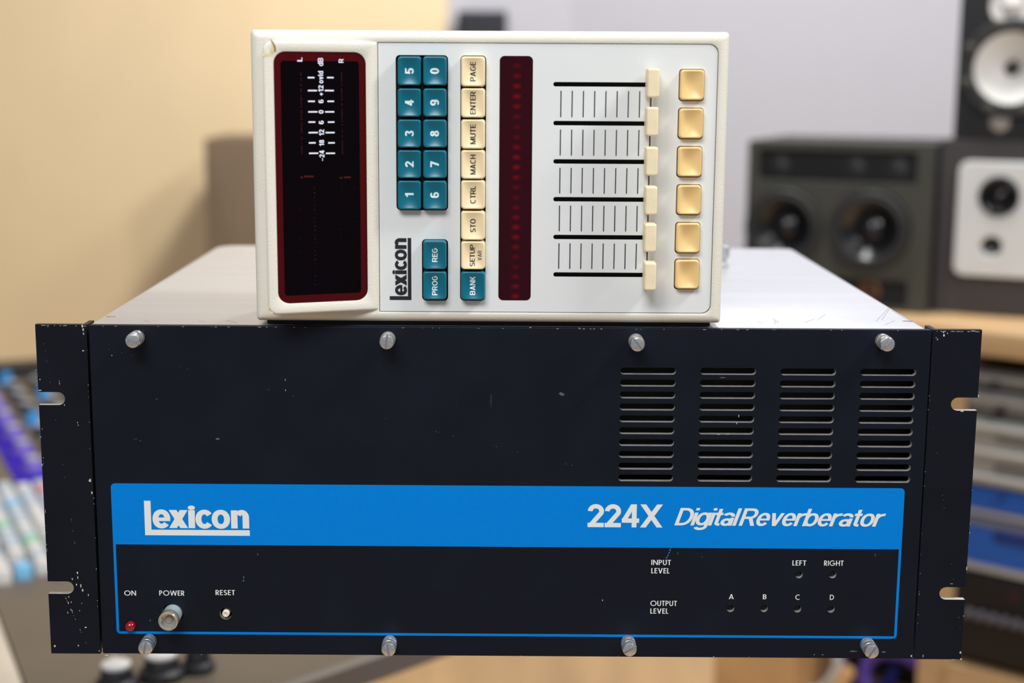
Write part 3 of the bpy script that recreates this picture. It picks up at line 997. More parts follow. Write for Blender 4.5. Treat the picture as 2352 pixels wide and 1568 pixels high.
# the wedge that carries the level display: its face slopes 20 degrees
TILT = math.radians(20)
hx1 = RP(866.5, 400, -.4)[0]
pn = Vector((math.sin(TILT), -math.cos(TILT), 0))       # facing the viewer and to the right
face0 = Vector((hx1 + RX, -.4, 200))
def HP(px, py):
    p = atplane(px, py, face0, pn)
    return Vector((p.x - RX, p.y, p.z - 176.7))
h_tl, h_bl = HP(603, 90), HP(613, 721.5)
hx0 = (h_tl.x + h_bl.x) / 2
hz1 = (HP(660, 90.5).z + HP(850, 97.5).z) / 2
hz0 = (HP(640, 721.5).z + HP(850, 716).z) / 2
hy = lambda x: -.4 + (hx1 - x) * -math.tan(TILT)
rings = []
fr = 1.6
def hring(ins, dy, r=(5, .3, .3, 5)):
    pts = rrect(hx0 + ins, hz0 + ins, hx1 - min(ins, .2), hz1 - ins, r)
    return [(x, hy(x) + dy, z) for x, z in pts]
base = rrect(hx0, hz0, hx1, hz1, (5, .3, .3, 5))
rings.append([(x, 1.5, z) for x, z in base])
rings.append([(x, min(hy(x) + fr, 1.2), z) for x, z in base])
for k in range(1, 6):
    a = k / 5 * math.pi / 2
    pts = rrect(hx0 + fr * (1 - math.cos(a)), hz0 + fr * (1 - math.cos(a)), hx1 - .2 * k / 5, hz1 - fr * (1 - math.cos(a)), (5 - fr * (1 - math.cos(a)), .3, .3, 5 - fr * (1 - math.cos(a))))
    rings.append([(x, min(hy(x) + fr * (1 - math.sin(a)), 1.0), z) for x, z in pts])
wa, wb_, wc, wd_ = HP(628, 140), HP(637.5, 660), HP(839.5, 140), HP(845, 660)
wx0, wx1 = (wa.x + wb_.x) / 2, (wc.x + wd_.x) / 2
wz1 = (HP(660, 116.3).z + HP(810, 121.5).z) / 2
wz0 = (HP(660, 697).z + HP(820, 690.5).z) / 2
win = lambda ins: rrect(wx0 + ins, wz0 + ins, wx1 - ins, wz1 - ins, 5.6 - ins)
rings.append([(x, hy(x), z) for x, z in win(-.25)])
rings.append([(x, hy(x) + .2, z) for x, z in win(0)])
rings.append([(x, hy(x) + 1.4, z) for x, z in win(0)])
hump = MB().loft(rings).build('display_housing', case_paint, rem, smooth=50, label='raised sloping bezel around the level display')
rings = [[(x, hy(x) + 1.35, z) for x, z in win(0.03)], [(x, hy(x) + .75, z) for x, z in win(0.03)]]
dw = MB().loft(rings).build('display_window', red_glass, rem, label='dark red tinted window of the level display')
ia, ib = HP(643.6, 400), HP(823.5, 400)
iz1, iz0 = (HP(660, 138).z + HP(800, 142).z) / 2, (HP(660, 679).z + HP(815, 673).z) / 2
ib_x = (HP(823, 200).x + HP(830, 600).x) / 2
ia_x = (HP(643.6, 200).x + HP(653, 600).x) / 2
rings = [[(x, hy(x) + .76, z) for x, z in rrect(ia_x, iz0, ib_x, iz1, 1.6)], [(x, hy(x) + .70, z) for x, z in rrect(ia_x, iz0, ib_x, iz1, 1.6)]]
MB().loft(rings).build('display_face', black_glass, dw)
WF = lambda u, v, l: (u, hy(u) + .70 - l, v)
def wtext(t_, xa, xb, ya, yb, s=.19):
    a, b = HP(xa, yb), HP(xb, ya)
    polys = fit(words(t_, s, track=.1), 0, 0, 1, 1)
    print_mesh('scale_lettering', polys, lambda u, v, l: WF(b.x + (a.x - b.x) * v, a.z + (b.z - a.z) * u, l), scale_white, dw, step=None)
scale_white = mat('scale_white', srgb(232, 238, 255), 0.5, vary=.01)
for t_, xa, xb, ya, yb in (('L', 682.4, 693.8, 132, 141.3), ('dB', 729.7, 741.8, 133, 151.5), ('R', 777.4, 788.6, 135, 144.2), ('ovld', 730.4, 741.8, 163, 191.5),
                           ('+12', 731, 742.3, 195.8, 219.8), ('6', 731.3, 742.5, 228.6, 236.8), ('0', 731.6, 742.7, 252.8, 261), ('6', 732, 743, 277, 285.3), ('12', 732.5, 744, 297.4, 311.5),
                           ('18', 733, 744, 321.2, 335.2), ('-24', 733.3, 744.7, 345, 369.6)):
    wtext(t_, xa, xb, ya, yb)
tk = []
for k, y in enumerate((570, 693, 795, 895, 992, 1092, 1189, 1288)):
    py = 40 + y / 4.126
    off = k * 1.9 / 4.126
    spans = ((603, 668), (787, 850)) if k % 2 == 0 else ((603, 691), (764, 850))
    for a, b in spans:
        A0, B0 = HP(560 + a / 4.126 + off, py), HP(560 + b / 4.126 + off, py)
        tk += R_(A0.x, A0.z - .36, B0.x, A0.z + .36)
print_mesh('scale_ticks', tk, WF, scale_white, dw)
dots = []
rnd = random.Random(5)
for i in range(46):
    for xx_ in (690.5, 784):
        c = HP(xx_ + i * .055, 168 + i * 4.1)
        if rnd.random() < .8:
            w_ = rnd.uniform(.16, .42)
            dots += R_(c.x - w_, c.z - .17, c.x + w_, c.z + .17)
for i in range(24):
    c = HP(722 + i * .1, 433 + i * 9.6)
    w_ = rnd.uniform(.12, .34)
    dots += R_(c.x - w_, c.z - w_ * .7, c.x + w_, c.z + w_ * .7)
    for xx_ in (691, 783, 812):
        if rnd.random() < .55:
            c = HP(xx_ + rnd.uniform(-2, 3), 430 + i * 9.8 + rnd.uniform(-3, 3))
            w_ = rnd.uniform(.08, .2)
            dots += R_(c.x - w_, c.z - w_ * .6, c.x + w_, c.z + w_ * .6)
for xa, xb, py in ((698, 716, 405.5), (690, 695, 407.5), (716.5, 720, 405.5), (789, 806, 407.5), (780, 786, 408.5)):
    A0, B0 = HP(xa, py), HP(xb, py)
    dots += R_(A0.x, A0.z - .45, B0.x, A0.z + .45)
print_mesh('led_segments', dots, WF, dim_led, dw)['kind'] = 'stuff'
# cracked and chipped corners of the housing
HFc = lambda u, v, l: (u, hy(u) - l, v)
def hpoly(pts):
    return [[(HP(*p).x, HP(*p).z) for p in pts]]
Z = lambda x, y: (560 + x / 14.256, 50 + y / 14.256)
print_mesh('cracked_corner', hpoly([Z(590, 1050), Z(640, 1000), Z(700, 1010), Z(760, 1060), Z(840, 1020), Z(880, 860), Z(920, 720), Z(975, 860), Z(990, 1010), Z(960, 1080), Z(900, 1130), Z(780, 1140), Z(640, 1140)]), HFc, resin, hump)
print_mesh('crack', hpoly([Z(860, 580), Z(900, 580), Z(980, 680), Z(1040, 800), Z(1062, 920), Z(1040, 1000), Z(1000, 990), Z(985, 860), Z(940, 720)]), lambda u, v, l: (u, hy(u) - l - .02, v), crack_brown, hump)
print_mesh('chipped_corner', hpoly([(611, 705), (614, 702), (618, 706), (618, 711), (625, 716), (629, 719), (625, 720), (618, 716)]), HFc, resin, hump)

# ================================================================== MIXING CONSOLE (left, out of focus)
CZ = -260.0
ang = math.radians(25)
U = Vector((-math.sin(ang), math.cos(ang), 0))
N = Vector((math.cos(ang), math.sin(ang), 0))
a1, a2 = atz(0, 1330, CZ), atz(160, 1568, CZ)
offA = ((a1 + a2) / 2).dot(N)
b1, b2 = atz(680, 1568, CZ), atz(860, 1505, CZ)
U0 = ((b1 + b2) / 2).dot(U)
org = N * offA + U * U0
org.z = 0
con = thing('mixing_console', 'large grey-brown mixing console with rows of coloured knobs and a beige armrest', 'mixing console', (org.x, org.y, FLOOR), ang)
# local frame of the console: x along N, y along U
con_panel = mat('con_panel', srgb(96, 86, 74), 0.5, vary=.06)
con_dark = mat('con_dark', srgb(30, 30, 34), 0.5)
beige = mat('beige', srgb(194, 182, 164), 0.5)
trim_grey = mat('trim_grey', srgb(120, 120, 124), 0.35, metal=.5)
purple = mat('purple', srgb(40, 6, 160), 0.6, spec=.2)
k_grey = mat('k_grey', srgb(170, 170, 172), 0.4)
k_white = mat('k_white', srgb(206, 203, 200), 0.4)
k_blue = mat('k_blue', srgb(40, 140, 205), 0.4)
k_pale = mat('k_pale', srgb(178, 188, 198), 0.4)
k_lilac = mat('k_lilac', srgb(120, 100, 190), 0.4)
k_red = mat('k_red', srgb(200, 96, 96), 0.4)
k_green = mat('k_green', srgb(140, 196, 160), 0.4)
k_sky = mat('k_sky', srgb(120, 185, 225), 0.4)
lc = lambda p: ((Vector(p) - org).dot(N), (Vector(p) - org).dot(U))
DEEP = 620.0
LONG = lc(atz(45, 868, CZ))[1]
H0 = CZ - FLOOR
e1, e2 = lc(b1), lc(b2)
sl = (e2[1] - e1[1]) / (e2[0] - e1[0])
ye = lambda x: e1[1] + (x - e1[0]) * sl
def slab(xa, xb, ga, z_lo, z_hi, yb_):
    return MB().loft([[(xa, ye(xa) + ga, z), (xb, ye(xb) + ga, z), (xb, yb_, z), (xa, yb_, z)] for z in (z_lo, z_hi)])
slab(-26, DEEP, 0, H0 - 18, H0, LONG).build('top_panel', con_panel, con)
MB().loft([[(-26, ye(-26) - 15, z), (DEEP + 4, ye(DEEP + 4) - 15, z), (DEEP + 4, ye(DEEP + 4) - .6, z), (-26, ye(-26) - .6, z)] for z in (H0 - 20, H0 + 4)]).build('end_trim', trim_grey, con)
slab(30, DEEP - 30, 160, H0 - 100, H0 - 18.5, LONG - 20).build('underside', con_dark, con)
for lx, ly in ((60, ye(60) + 420), (230, ye(230) + 420), (60, LONG - 120), (DEEP - 120, LONG - 120)):
    MB().rbox(lx, ly, 0, lx + 60, ly + 60, H0 - 100.5, 4).build('leg', con_dark, con)
MB().rbox(-96, ye(-26) - 10, H0 - 48, -26.5, LONG, H0 + 4, 12).build('armrest', beige, con, label='smooth beige armrest along the console edge')
# meter bridge at the far side
MB().box(DEEP - 110, ye(DEEP) + 5, H0 + .5, DEEP, LONG, H0 + 30).build('meter_bridge', con_dark, con)
MB().box(-96, LONG + .5, H0 - 40, DEEP, LONG + 70, H0 + 22).build('end_cheek', con_dark, con)
# purple strip
pc = [lc(atz(x, y, CZ + 14)) for x, y in ((8, 955), (28, 988), (47, 1023), (78, 1062))]
pxm = sum(p[0] for p in pc) / 4
ps_y = lc(atz(62, 1112, CZ))[1]
ps_x0, ps_x1 = lc(atz(10, 1060, CZ))[0], lc(atz(40, 975, CZ))[0]
MB().box(ps_x0, ps_y, H0 + .2, ps_x1, LONG - 60, H0 + 2).build('purple_strip', purple, con)
knob_me, cap_me2 = {}, {}
def knob(xx_, yy_, r, h, skirt, capm, parent=con, base=H0):
    k = (round(r), round(h), skirt.name)
    nm = 'knob'
    if k not in knob_me:
        o = MB().lathe([(r, 0), (r, h * .3), (r * .78, h * .42), (r * .7, h * .85), (r * .66, h * .9)], axis='z', n=20).build(nm, skirt, parent, (xx_, yy_, base))
        knob_me[k] = o.data
    else:
        o = link(nm, knob_me[k], parent, (xx_, yy_, base))
    k2 = (round(r), round(h), capm.name)
    if k2 not in cap_me2:
        c = MB().lathe([(r * .68, h * .88), (r * .68, h * 1.0), (r * .5, h * 1.08), (r * .1, h * 1.1)], axis='z', n=20)
        c.box(-r * .06, 0, h * 1.0, r * .06, r * .66, h * 1.12)
        c = c.build('knob_cap', capm, o)
        cap_me2[k2] = c.data
    else:
        link('knob_cap', cap_me2[k2], o)
    return o
rnd = random.Random(11)
def visible(xx_, yy_, z, x0_, x1_, y0_, y1_):
    w = org + N * xx_ + U * yy_
    p = px_of((w.x, w.y, z))
    return x0_ < p[0] < x1_ and y0_ < p[1] < y1_
pitch = (pc[0][1] - pc[3][1]) / 3
for i in range(-6, 10):
    y_ = pc[0][1] - pitch * i
    if ps_y + 10 < y_ < LONG - 70:
        knob(pxm, y_, 15, 20, k_lilac, k_grey, base=H0 + 2)
row = 0
off_x = ps_x1 + 24
while off_x < DEEP - 130:
    for i in range(0, 24):
        y_ = ps_y + 14 + i * pitch * .82 + (row % 2) * 24
        if y_ < LONG - 40 and visible(off_x, y_, CZ, -160, 560, 840, 1300):
            c = (k_blue, k_grey, k_pale, k_grey)[(i + 2 * row) % 4]
            knob(off_x, y_, 14, 20, con_dark if c is not k_blue else k_blue, c)
    row += 1
    off_x += 46
# dense pale push caps and fader caps nearer than the purple strip
capm = [k_white, k_pale, k_pale, k_white, k_pale, k_sky, k_white, k_pale, k_white, k_pale, k_white, k_pale, k_sky, k_green, k_red]
cap_mesh = {}
y_lo = lc(atz(60, 1330, CZ))[1]
r_ = 0
while y_lo + r_ * 29 < ps_y - 40:
    for c_ in range(0, 23):
        y_ = y_lo + r_ * 29 + (c_ % 3) * 8
        x_ = -10 + c_ * 23
        if x_ > DEEP - 140 or (y_ > ps_y - 14 and x_ > ps_x0 - 14) or not visible(x_, y_, CZ, -160, 420, 1085, 1400) or rnd.random() < .06:
            continue
        mcol = rnd.choice(capm)
        if mcol.name not in cap_mesh:
            m = MB()
            m.loft([[(x, y, z) for x, y in rrect(-9 + i_, -10 + i_, 9 - i_, 10 - i_, 2, 2)] for z, i_ in ((0, 0), (14, 0), (17, 1.6))])
            o = m.build('push_cap', mcol, con, (x_, y_, H0))
            cap_mesh[mcol.name] = o.data
        else:
            link('push_cap', cap_mesh[mcol.name], con, (x_, y_, H0))
    r_ += 1
# big controls close to the near end
for px, py, r, skirt, capm_ in ((268, 1560, 20, con_dark, k_white), (372, 1535, 22, con_dark, k_white), (455, 1520, 16, con_dark, con_dark)):
    q = lc(atz(px, py, CZ + 8))
    knob(q[0], q[1], r, 24, skirt, capm_)

# ================================================================== TALL CABINET AND WALL SPEAKER BEHIND
q0, q1 = at(468, 318, 2450), at(760, 318, 2450)
cab = thing('tall_cabinet', 'plain brown-grey cabinet against the plywood wall, behind the remote', 'cabinet', ((q0.x + q1.x) / 2, 2450, FLOOR))
cw, chh = (q1.x - q0.x) / 2, q0.z - FLOOR
cab_brown = mat('cab_brown', srgb(118, 98, 76), 0.6, vary=.05)
MB().rbox(-cw, 18, 0, cw, 260, chh, 3).build('body', cab_brown, cab)
MB().rbox(-cw + 1, 0, 40, cw - 1, 17.5, chh - 1, 2).build('door', cab_brown, cab)
MB().lathe([(7, 0), (7, -14), (10, -18), (10, -24), (6, -26)], (cw - 40, 0, chh * .6), n=20).build('knob', trim_grey, cab)

q0, q1 = at(1050, 24, YB - 130), at(1165, 24, YB - 130)
ws = thing('wall_speaker', 'small dark navy speaker mounted on the white wall above the remote', 'speaker', ((q0.x + q1.x) / 2, YB - 130, q0.z - 190))
sw = (q1.x - q0.x) / 2
navy = mat('navy', srgb(26, 30, 44), 0.5)
MB().rbox(-sw, 0, 0, sw, 110, 190, 5).build('cabinet', navy, ws)
MB().rbox(-sw + 6, -4, 6, sw - 6, -.2, 184, 4).build('grille', mat('grille', srgb(20, 22, 32), 0.7, bump=.3, bscale=700), ws)
MB().box(-20, 110.5, 60, 20, 130, 130).build('bracket', con_dark, ws)

# ================================================================== DESK WITH RACK GEAR (right, out of focus)
dyaw = math.radians(-40)
DX = Vector((math.cos(dyaw), math.sin(dyaw), 0))
DY = Vector((-math.sin(dyaw), math.cos(dyaw), 0))
P0 = at(2352, 830, 2000 - 749)
dorg = Vector((P0.x, P0.y, 0))
DN = Vector((DY.x, DY.y, 0))
def dk(px, py, y=0.0):
    p = atplane(px, py, dorg + DY * y, DN)
    return (p - dorg).dot(DX), p.z - FLOOR
top_z = dk(2300, 757)[1]
desk = thing('studio_desk', 'light wooden desk with a thick top and open shelves under the speakers', 'desk', (dorg.x, dorg.y, FLOOR), dyaw)
xL = dk(1640, 1540)[0]
xR = 420.0
DD = 420.0
und = dk(2300, 817)[1]
MB().rbox(xL - 60, -18, und, xR, DD, top_z, 4).build('desk_top', wood_desk, desk)
xa, xb = dk(1640, 1540)[0], dk(1826, 1540)[0]
MB().box(xa, 0, 0, xb, DD - 20, und - .5).build('end_cabinet', wood_edge, desk)
xc_, xd_ = dk(2112, 1450)[0], dk(2186, 1450)[0]
MB().box(xc_, 0, 0, xd_, DD - 20, und - .5).build('upright', wood_desk, desk)
sh = dk(2270, 1542)[1]
MB().box(xd_ + .5, -10, sh - 40, xR, DD - 20, sh).build('shelf', wood_desk, desk)
MB().box(xR - 30, 0, 0, xR, DD - 20, und - .5).build('upright', wood_desk, desk)
MB().box(xb + .5, 200, 60, xc_ - .5, 214, und - 1).build('back_panel', con_dark, desk)
sb = dk(1960, 1668)[1]
MB().box(xb + .5, 4, sb - 25, xc_ - .5, 199, sb).build('shelf', wood_desk, desk)

silver = mat('silver', srgb(176, 174, 168), 0.4, metal=.3)
gear_grey = mat('gear_grey', srgb(118, 116, 114), 0.45, metal=.2)
gear_blue = mat('gear_blue', srgb(30, 88, 176), 0.45)
gear_navy = mat('gear_navy', srgb(10, 40, 110), 0.5)
gear_black = mat('gear_black', srgb(14, 13, 16), 0.5)
k_dim = mat('k_dim', srgb(92, 88, 98), 0.4)
gx0, gx1 = xd_ + 1, xR - 32
PITCHW = None
def gear(name, label, ya, yb, m, extra):
    zb, zt = dk(2300, yb)[1], dk(2300, ya)[1]
    t_ = thing(name, label, 'rack unit', tuple(dorg + DX * ((gx0 + gx1) / 2)) [:2] + (FLOOR + zb,), dyaw)
    hw_ = (gx1 - gx0) / 2
    MB().rbox(-hw_, 0, 0, hw_, 300, zt - zb - 1, 3).build('faceplate', m, t_)
    extra(t_, hw_, zt - zb - 1)
    return t_
def ex_grey(t_, w, h):
    MB().box(-w + 4, -2, h * .45, w - 4, -.1, h * .62).build('trim_bar', silver, t_)
    for k in range(6):
        MB().lathe([(5, -.1), (5, -6), (4, -7)], (-w + 40 + k * 55, 0, h * .25), n=16).build('button', gear_black, t_)
def ex_grey2(t_, w, h):
    MB().box(-w + 4, -3, h * .5, w - 4, -.1, h * .72).build('trim_bar', silver, t_)
    for k in range(5):
        MB().lathe([(6, -.1), (6, -8), (5, -9)], (-w + 50 + k * 60, 0, h * .25), n=16).build('button', gear_black, t_)
def ex_silver(t_, w, h):
    for zc_ in (.22, .68):
        MB().rbox(-w + 44, -5, h * zc_, w - 60, -.1, h * (zc_ + .16), h * .07).build('recess', gear_grey, t_)
    for zc_ in (.12, .5, .88):
        MB().rbox(-w + 6, -9, h * zc_ - 6, w - 6, -.1, h * zc_ + 6, 5).build('handle_bar', silver, t_)
def ex_blue(t_, w, h):
    MB().box(-w + 3, -1.5, h * .02, w - 3, -.1, h * .2).build('trim_bar', silver, t_)
    MB().box(-w + 3, -1.6, h * .35, w - 3, -.1, h * .6).build('stripe', gear_navy if h < 35 else gear_blue, t_)
    for k in range(6):
        MB().lathe([(4, -.1), (4, -8), (3, -9)], (-w + 60 + k * 50, 0, h * .8), n=16).build('knob', gear_navy, t_)
def ex_blue2(t_, w, h):
    MB().box(-w + 3, -1.5, h * .02, w - 3, -.1, h * .14).build('trim_bar', silver, t_)
    MB().rbox(-w + 50, -2.5, h * .6, w - 30, -.1, h * .82, 4).build('meter_window', gear_navy, t_)
    MB().box(-w + 3, -1.0, h * .86, w - 3, -.1, h * .98).build('trim_bar', gear_grey, t_)
def ex_black(t_, w, h):
    for k in range(14):
        MB().lathe([(6.5, -.1), (6.5, -3), (5, -4), (4.6, -14), (3.6, -15)], (-w + 24 + k * 17, 0, h * .53), n=16).build('knob', k_dim, t_)
    for k, c in ((2, 'lamp_red'), (5, 'lamp_magenta')):
        MB().lathe([(7, -.1), (7, -2), (4, -3.5)], (-w + 24 + k * 30, 0, h * .82), n=16).build('lamp', mat(c, srgb(46, 2, 4) if k == 2 else srgb(66, 8, 62), .5), t_)
gear('slim_rack_device', 'slim grey rack device, top of the stack under the desk', 857, 889, gear_grey, ex_grey)
gear('grey_rack_device', 'grey rack device with a pale trim bar, second from the top under the desk', 899, 955, gear_grey, ex_grey2)
gear('silver_rack_device', 'silver rack device with rounded bars, above the blue devices', 967, 1122, silver, ex_silver)
gear('blue_rack_device', 'slim blue rack device under the silver one', 1125, 1192, gear_blue, ex_blue)
gear('tall_blue_rack_device', 'taller blue rack device with a dark window, above the black one', 1196, 1322, gear_blue, ex_blue2)
gear('black_rack_device', 'black rack device with a row of grey knobs, lowest of the stack', 1326, 1530, gear_black, ex_black)

# odds and ends in the open cubby: cable coils and small boxes
def coil(name, label, px, py, R_c, r_c, m, y=90, tilt=0.25):
    a = dk(px, py, y)
    w = dorg + DX * a[0] + DY * y
    segs, sides = 36, 10
    rings = []
    for i in range(segs + 1):
        t_ = 2 * math.pi * i / segs * 2.5
        rr = R_c * (1 + .06 * math.sin(3 * t_))
        c = Vector((rr * math.cos(t_), rr * math.sin(t_) * math.sin(tilt), rr * math.sin(t_) * math.cos(tilt) + i * .2))
        d = Vector((-math.sin(t_), math.cos(t_) * math.sin(tilt), math.cos(t_) * math.cos(tilt))).normalized()
        n1 = d.orthogonal().normalized(); n2 = d.cross(n1)
        e1 = (c.normalized()); e2 = d.cross(e1).normalized(); e1 = e2.cross(d)
        rings.append([tuple(c + e1 * r_c * math.cos(2 * math.pi * k / sides) + e2 * r_c * math.sin(2 * math.pi * k / sides)) for k in range(sides)])
    low = min(p[2] for q in rings for p in q)
    o = MB().loft(rings).build(name, m, None, (w.x, w.y, FLOOR + sb - low))
    o.rotation_euler = (0, 0, dyaw)
    o['label'], o['category'], o['group'] = label, 'cable', 'cables in the cubby'
    return o
coil('cable_coil', 'purple cable coil standing in the desk cubby beside the upright', 2056, 1545, 50, 10, mat('cable_purple', srgb(92, 66, 168), .5), 60)
coil('cable_coil', 'dark blue cable coil in the desk cubby beside the purple one', 1992, 1575, 44, 8, mat('cable_blue', srgb(24, 44, 140), .5), 115)
coil('cable_coil', 'red cable coil in the desk cubby beside the white one', 1898, 1545, 46, 9, mat('cable_red', srgb(180, 16, 40), .5), 165)
coil('cable_coil', 'white cable coil at the left end of the desk cubby', 1862, 1520, 47, 8, k_white, 60)
a = dk(1905, 1560, 30)
w = dorg + DX * a[0] + DY * 30
dw_len = dk(1925, 1524, 30)[1] - sb
m = MB().lathe([(12, 0), (12, dw_len - 8), (10, dw_len - 2), (4, dw_len)], axis='z', n=20)
tl = math.radians(24)
m.v = [(x * math.cos(tl) + z * math.sin(tl), y, -x * math.sin(tl) + z * math.cos(tl) + 12 * math.sin(tl)) for x, y, z in m.v]
rod = m.build('wooden_dowel', wood_edge, None, (w.x, w.y, FLOOR + sb))
rod.rotation_euler = (0, 0, dyaw)
rod['label'], rod['category'] = 'pale wooden dowel leaning in the desk cubby among the cables', 'dowel'

# ================================================================== MONITOR SPEAKERS ON THE DESK
spk_dark = mat('spk_dark', srgb(40, 40, 40), 0.55, vary=.05)
spk_grey = mat('spk_grey', srgb(58, 58, 50), 0.55, vary=.06)
spk_black = mat('spk_black', srgb(16, 16, 20), 0.4)
cone_black = mat('cone_black', srgb(22, 22, 26), 0.28, coat=.4)
cone_white = mat('cone_white', srgb(216, 214, 210), 0.5)
baffle_white = mat('baffle_white', srgb(207, 207, 206), 0.5)
dust = mat('dust', srgb(30, 30, 32), 0.3)
def driver(parent, x, z, r, surround, cone, cap, y=0.0, capr=.28, name='woofer', ringm=None):
    d = MB().lathe([(r, 0.5), (r, -3), (r * .97, -4.5), (r * .9, -4.5), (r * .87, -2.5), (r * .84, -4.5), (r * .8, -5.2), (r * .76, -4.5), (r * .73, -1)], (x, y, z), n=48, cap0=False, cap1=False).build(name, ringm or surround, parent)
    MB().lathe([(r * .74, -1), (r * capr, r * .34)], (x, y, z), n=48, cap0=False, cap1=False).build('cone', cone, d)
    MB().lathe([(r * capr, r * .34), (r * capr * .9, r * .34 - r * capr * .3), (r * capr * .55, r * .34 - r * capr * .55), (r * capr * .1, r * .34 - r * capr * .62)], (x, y, z), n=32, cap0=False).build('dust_cap', cap, d)
    return d
def speaker_root(name, label, pl, pr, pb, yaw, depth_y):
    a, b = at(pl, pb, depth_y), at(pr, pb, depth_y)
    return thing(name, label, 'speaker', ((a.x + b.x) / 2, depth_y, FLOOR + top_z), yaw), (b.x - a.x)
def holed_front(name, W, H, holes_, y0, y1, m, parent, r=4, z0=0.0):
    return plate(name, rrect(-W / 2, z0, W / 2, z0 + H, r), holes_, y0, y1, [m], parent, bevel=.8)

# A: wide two-woofer monitor
YA = atz(1930, 712, FLOOR + top_z).y + 15
SYAW = math.radians(-24)
def span(pl, pr, yc, py=500):
    c_, s_ = math.cos(SYAW), -math.sin(SYAW)
    kl, kr = [((at(p, py, yc).x - CAM.x) / (yc - CAM.y)) for p in (pl, pr)]
    D_y = yc - CAM.y
    w_ = (kr - kl) * D_y / (c_ + s_ / 2 * (kr + kl))
    return CAM.x + kr * (D_y - w_ / 2 * s_) - w_ / 2 * c_, w_
axc, WA = span(1713, 2140, YA)
HA = at(1930, 326, YA).z - (FLOOR + top_z)
sA = thing('dual_woofer_monitor', 'dark grey studio monitor with two side-by-side woofers, left of the speakers on the desk', 'speaker', (axc, YA, FLOOR + top_z), SYAW)
sc_ = WA / 427.0
def sa(px, py):
    return (px - 1930) * sc_, (714 - py) * HA / 388.0
w1c, w2c = sa(1808, 528), sa(2008, 525)
rw = 92 * sc_
fo = holed_front('front_frame', WA, HA, [rrect(sa(1742, 0)[0], sa(0, 418)[1], sa(2106, 0)[0], sa(0, 346)[1], 6), circ(w1c[0], w1c[1], rw * 1.0, 40), circ(w2c[0], w2c[1], rw * 1.0, 40),
     rrect(sa(1930, 0)[0], sa(0, 700)[1], sa(2098, 0)[0], sa(0, 640)[1], 6)], 0, 40, spk_grey, sA, 5)
MB().rbox(-WA / 2, 40.2, 0, WA / 2, 230, HA, 4).build('cabinet', spk_dark, sA)
MB().box(sa(1742, 0)[0] - 2, 12.0, sa(0, 420)[1], sa(2106, 0)[0] + 2, 14.1, sa(0, 344)[1]).build('tweeter_panel', spk_black, sA)
for px in (1790, 1965, 2060):
    c = sa(px, 385)
    MB().lathe([(14, 12), (14, 10.5), (10, 10), (5, 7.5), (1, 7)], (c[0], 0, c[1]), n=24).build('tweeter', spk_dark, sA)
for c in (w1c, w2c):
    driver(sA, c[0], c[1], rw * .98, spk_dark, cone_black, cone_black, y=-6, capr=.34)
MB().box(sa(1930, 0)[0] - 2, 12, sa(0, 702)[1], sa(2098, 0)[0] + 2, 14.1, sa(0, 638)[1]).build('port_panel', spk_black, sA)
c = sa(2010, 668)  # brown reflection in the dark strip, modelled as a coloured ring
MB().lathe([(16, 12), (16, 8), (13, 6), (12, 11)], (c[0], 0, c[1]), n=28, cap1=False).build('reflection_ring', mat('reflection_brown', srgb(120, 84, 60), .4), sA)

# B: dark cabinet with white inset baffle
YBs = atz(2250, 727, FLOOR + top_z).y + 5
bxc, WB = span(2152, 2452, YBs)
SD = Vector((math.cos(SYAW), math.sin(SYAW)))
gap = (Vector((bxc, YBs)) - Vector((axc, YA))).dot(SD) - WA / 2 - WB / 2
if gap < 4:
    bxc += SD.x * (4 - gap); YBs += SD.y * (4 - gap)
HB = at(2250, 322, YBs).z - (FLOOR + top_z)
byaw = SYAW
sB = thing('white_baffle_monitor', 'dark grey monitor speaker with a rounded white baffle, standing on the desk', 'speaker', (bxc, YBs, FLOOR + top_z), byaw)
ks = WB / 300.0
def sb_(px, py):
    return (px - 2302) * ks, (727 - py) * HB / 405.0
c1, c2 = sb_(2294, 449), sb_(2284, 563)
cab_warm = mat('cab_warm', srgb(58, 54, 54), .55)
MB().rbox(-WB / 2, 30, 0, WB / 2, 240, HB, 5).build('cabinet', cab_warm, sB)
holed_front('front_board', WB, HB, [circ(c1[0], c1[1], 47.4 * ks, 40), circ(c2[0], c2[1], 24 * ks, 32)], 0, 29.8, cab_warm, sB, 5)
b0, b1_ = sb_(2198, 633), sb_(2400, 370)
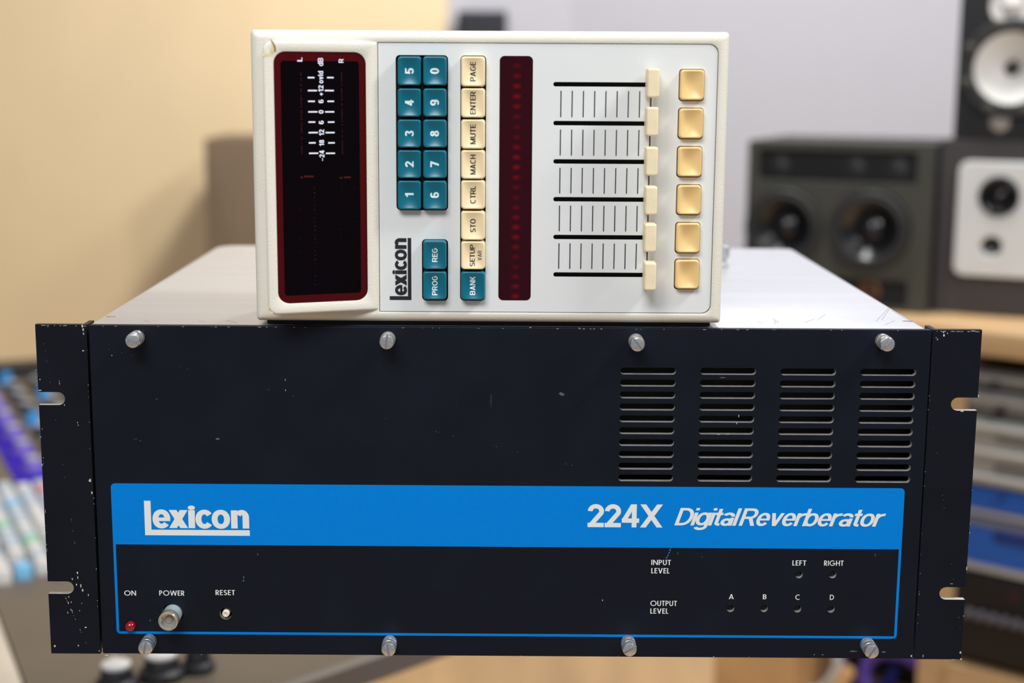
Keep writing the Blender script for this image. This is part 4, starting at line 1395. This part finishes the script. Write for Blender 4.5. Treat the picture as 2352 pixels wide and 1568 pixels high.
holed = plate('baffle', rrect(b0[0], b0[1], b1_[0], b1_[1], 14), [circ(c1[0], c1[1], 47.4 * ks, 40), circ(c2[0], c2[1], 24 * ks, 32)], -14, -.2, [baffle_white], sB, bevel=2.5)
driver(sB, c1[0], c1[1], 47 * ks, cone_black, cone_black, cone_black, y=-12, capr=.4)
MB().lathe([(23.5 * ks, -.3), (23.5 * ks, -4), (18 * ks, -3), (8 * ks, -1.5), (2, -5)], (c2[0], 0, c2[1]), n=32).build('tweeter', cone_black, sB)

# C: black monitor with white cone, stacked on B
sCz = FLOOR + top_z + HB + 1
YC = YBs - 0
cxc, WC = span(2199, 2459, YC, 150)
sC = thing('white_cone_monitor', 'black monitor speaker with white woofer cone, stacked on the white-baffled one', 'speaker', (cxc, YC, sCz), byaw)
kc = WC / 260.0
def scc(px, py):
    return (px - 2329) * kc, (320 - py) * kc
HC = 420 * kc
c1, c2 = scc(2326, 148), scc(2318, 0)
MB().rbox(-WC / 2, 50, 0, WC / 2, 220, HC, 4).build('cabinet', spk_black, sC)
holed_front('front_board', WC, HC, [circ(c1[0], c1[1], 116 * kc, 48)], 0, 49.8, spk_black, sC, 4)
driver(sC, c1[0], c1[1], 118 * kc, spk_dark, cone_white, dust, y=-.6 - 8, capr=.16, ringm=spk_dark)
MB().lathe([(118 * kc, -.2), (118 * kc, -8.5)], (c1[0], 0, c1[1]), n=48, cap0=False, cap1=False).build('basket_ring', spk_dark, sC)
for k in range(8):
    a = math.pi / 4 * k + .35
    MB().lathe([(8, -8.8), (8, -14), (5, -16)], (c1[0] + 108 * kc * math.cos(a), 0, c1[1] + 108 * kc * math.sin(a)), n=14).build('bolt', spk_grey, sC)
MB().lathe([(50 * kc, -.2), (50 * kc, -6), (40 * kc, -5), (26 * kc, -2), (20 * kc, -9), (6 * kc, -13)], (c2[0], 0, c2[1]), n=40).build('tweeter', cone_white, sC)
c = scc(2307, 277)
MB().lathe([(24 * kc, -.2), (24 * kc, -2.5), (20 * kc, -4), (4 * kc, -4.5)], (c[0], 0, c[1]), n=32).build('badge', mat('badge', srgb(170, 164, 156), .4, metal=.4), sC)
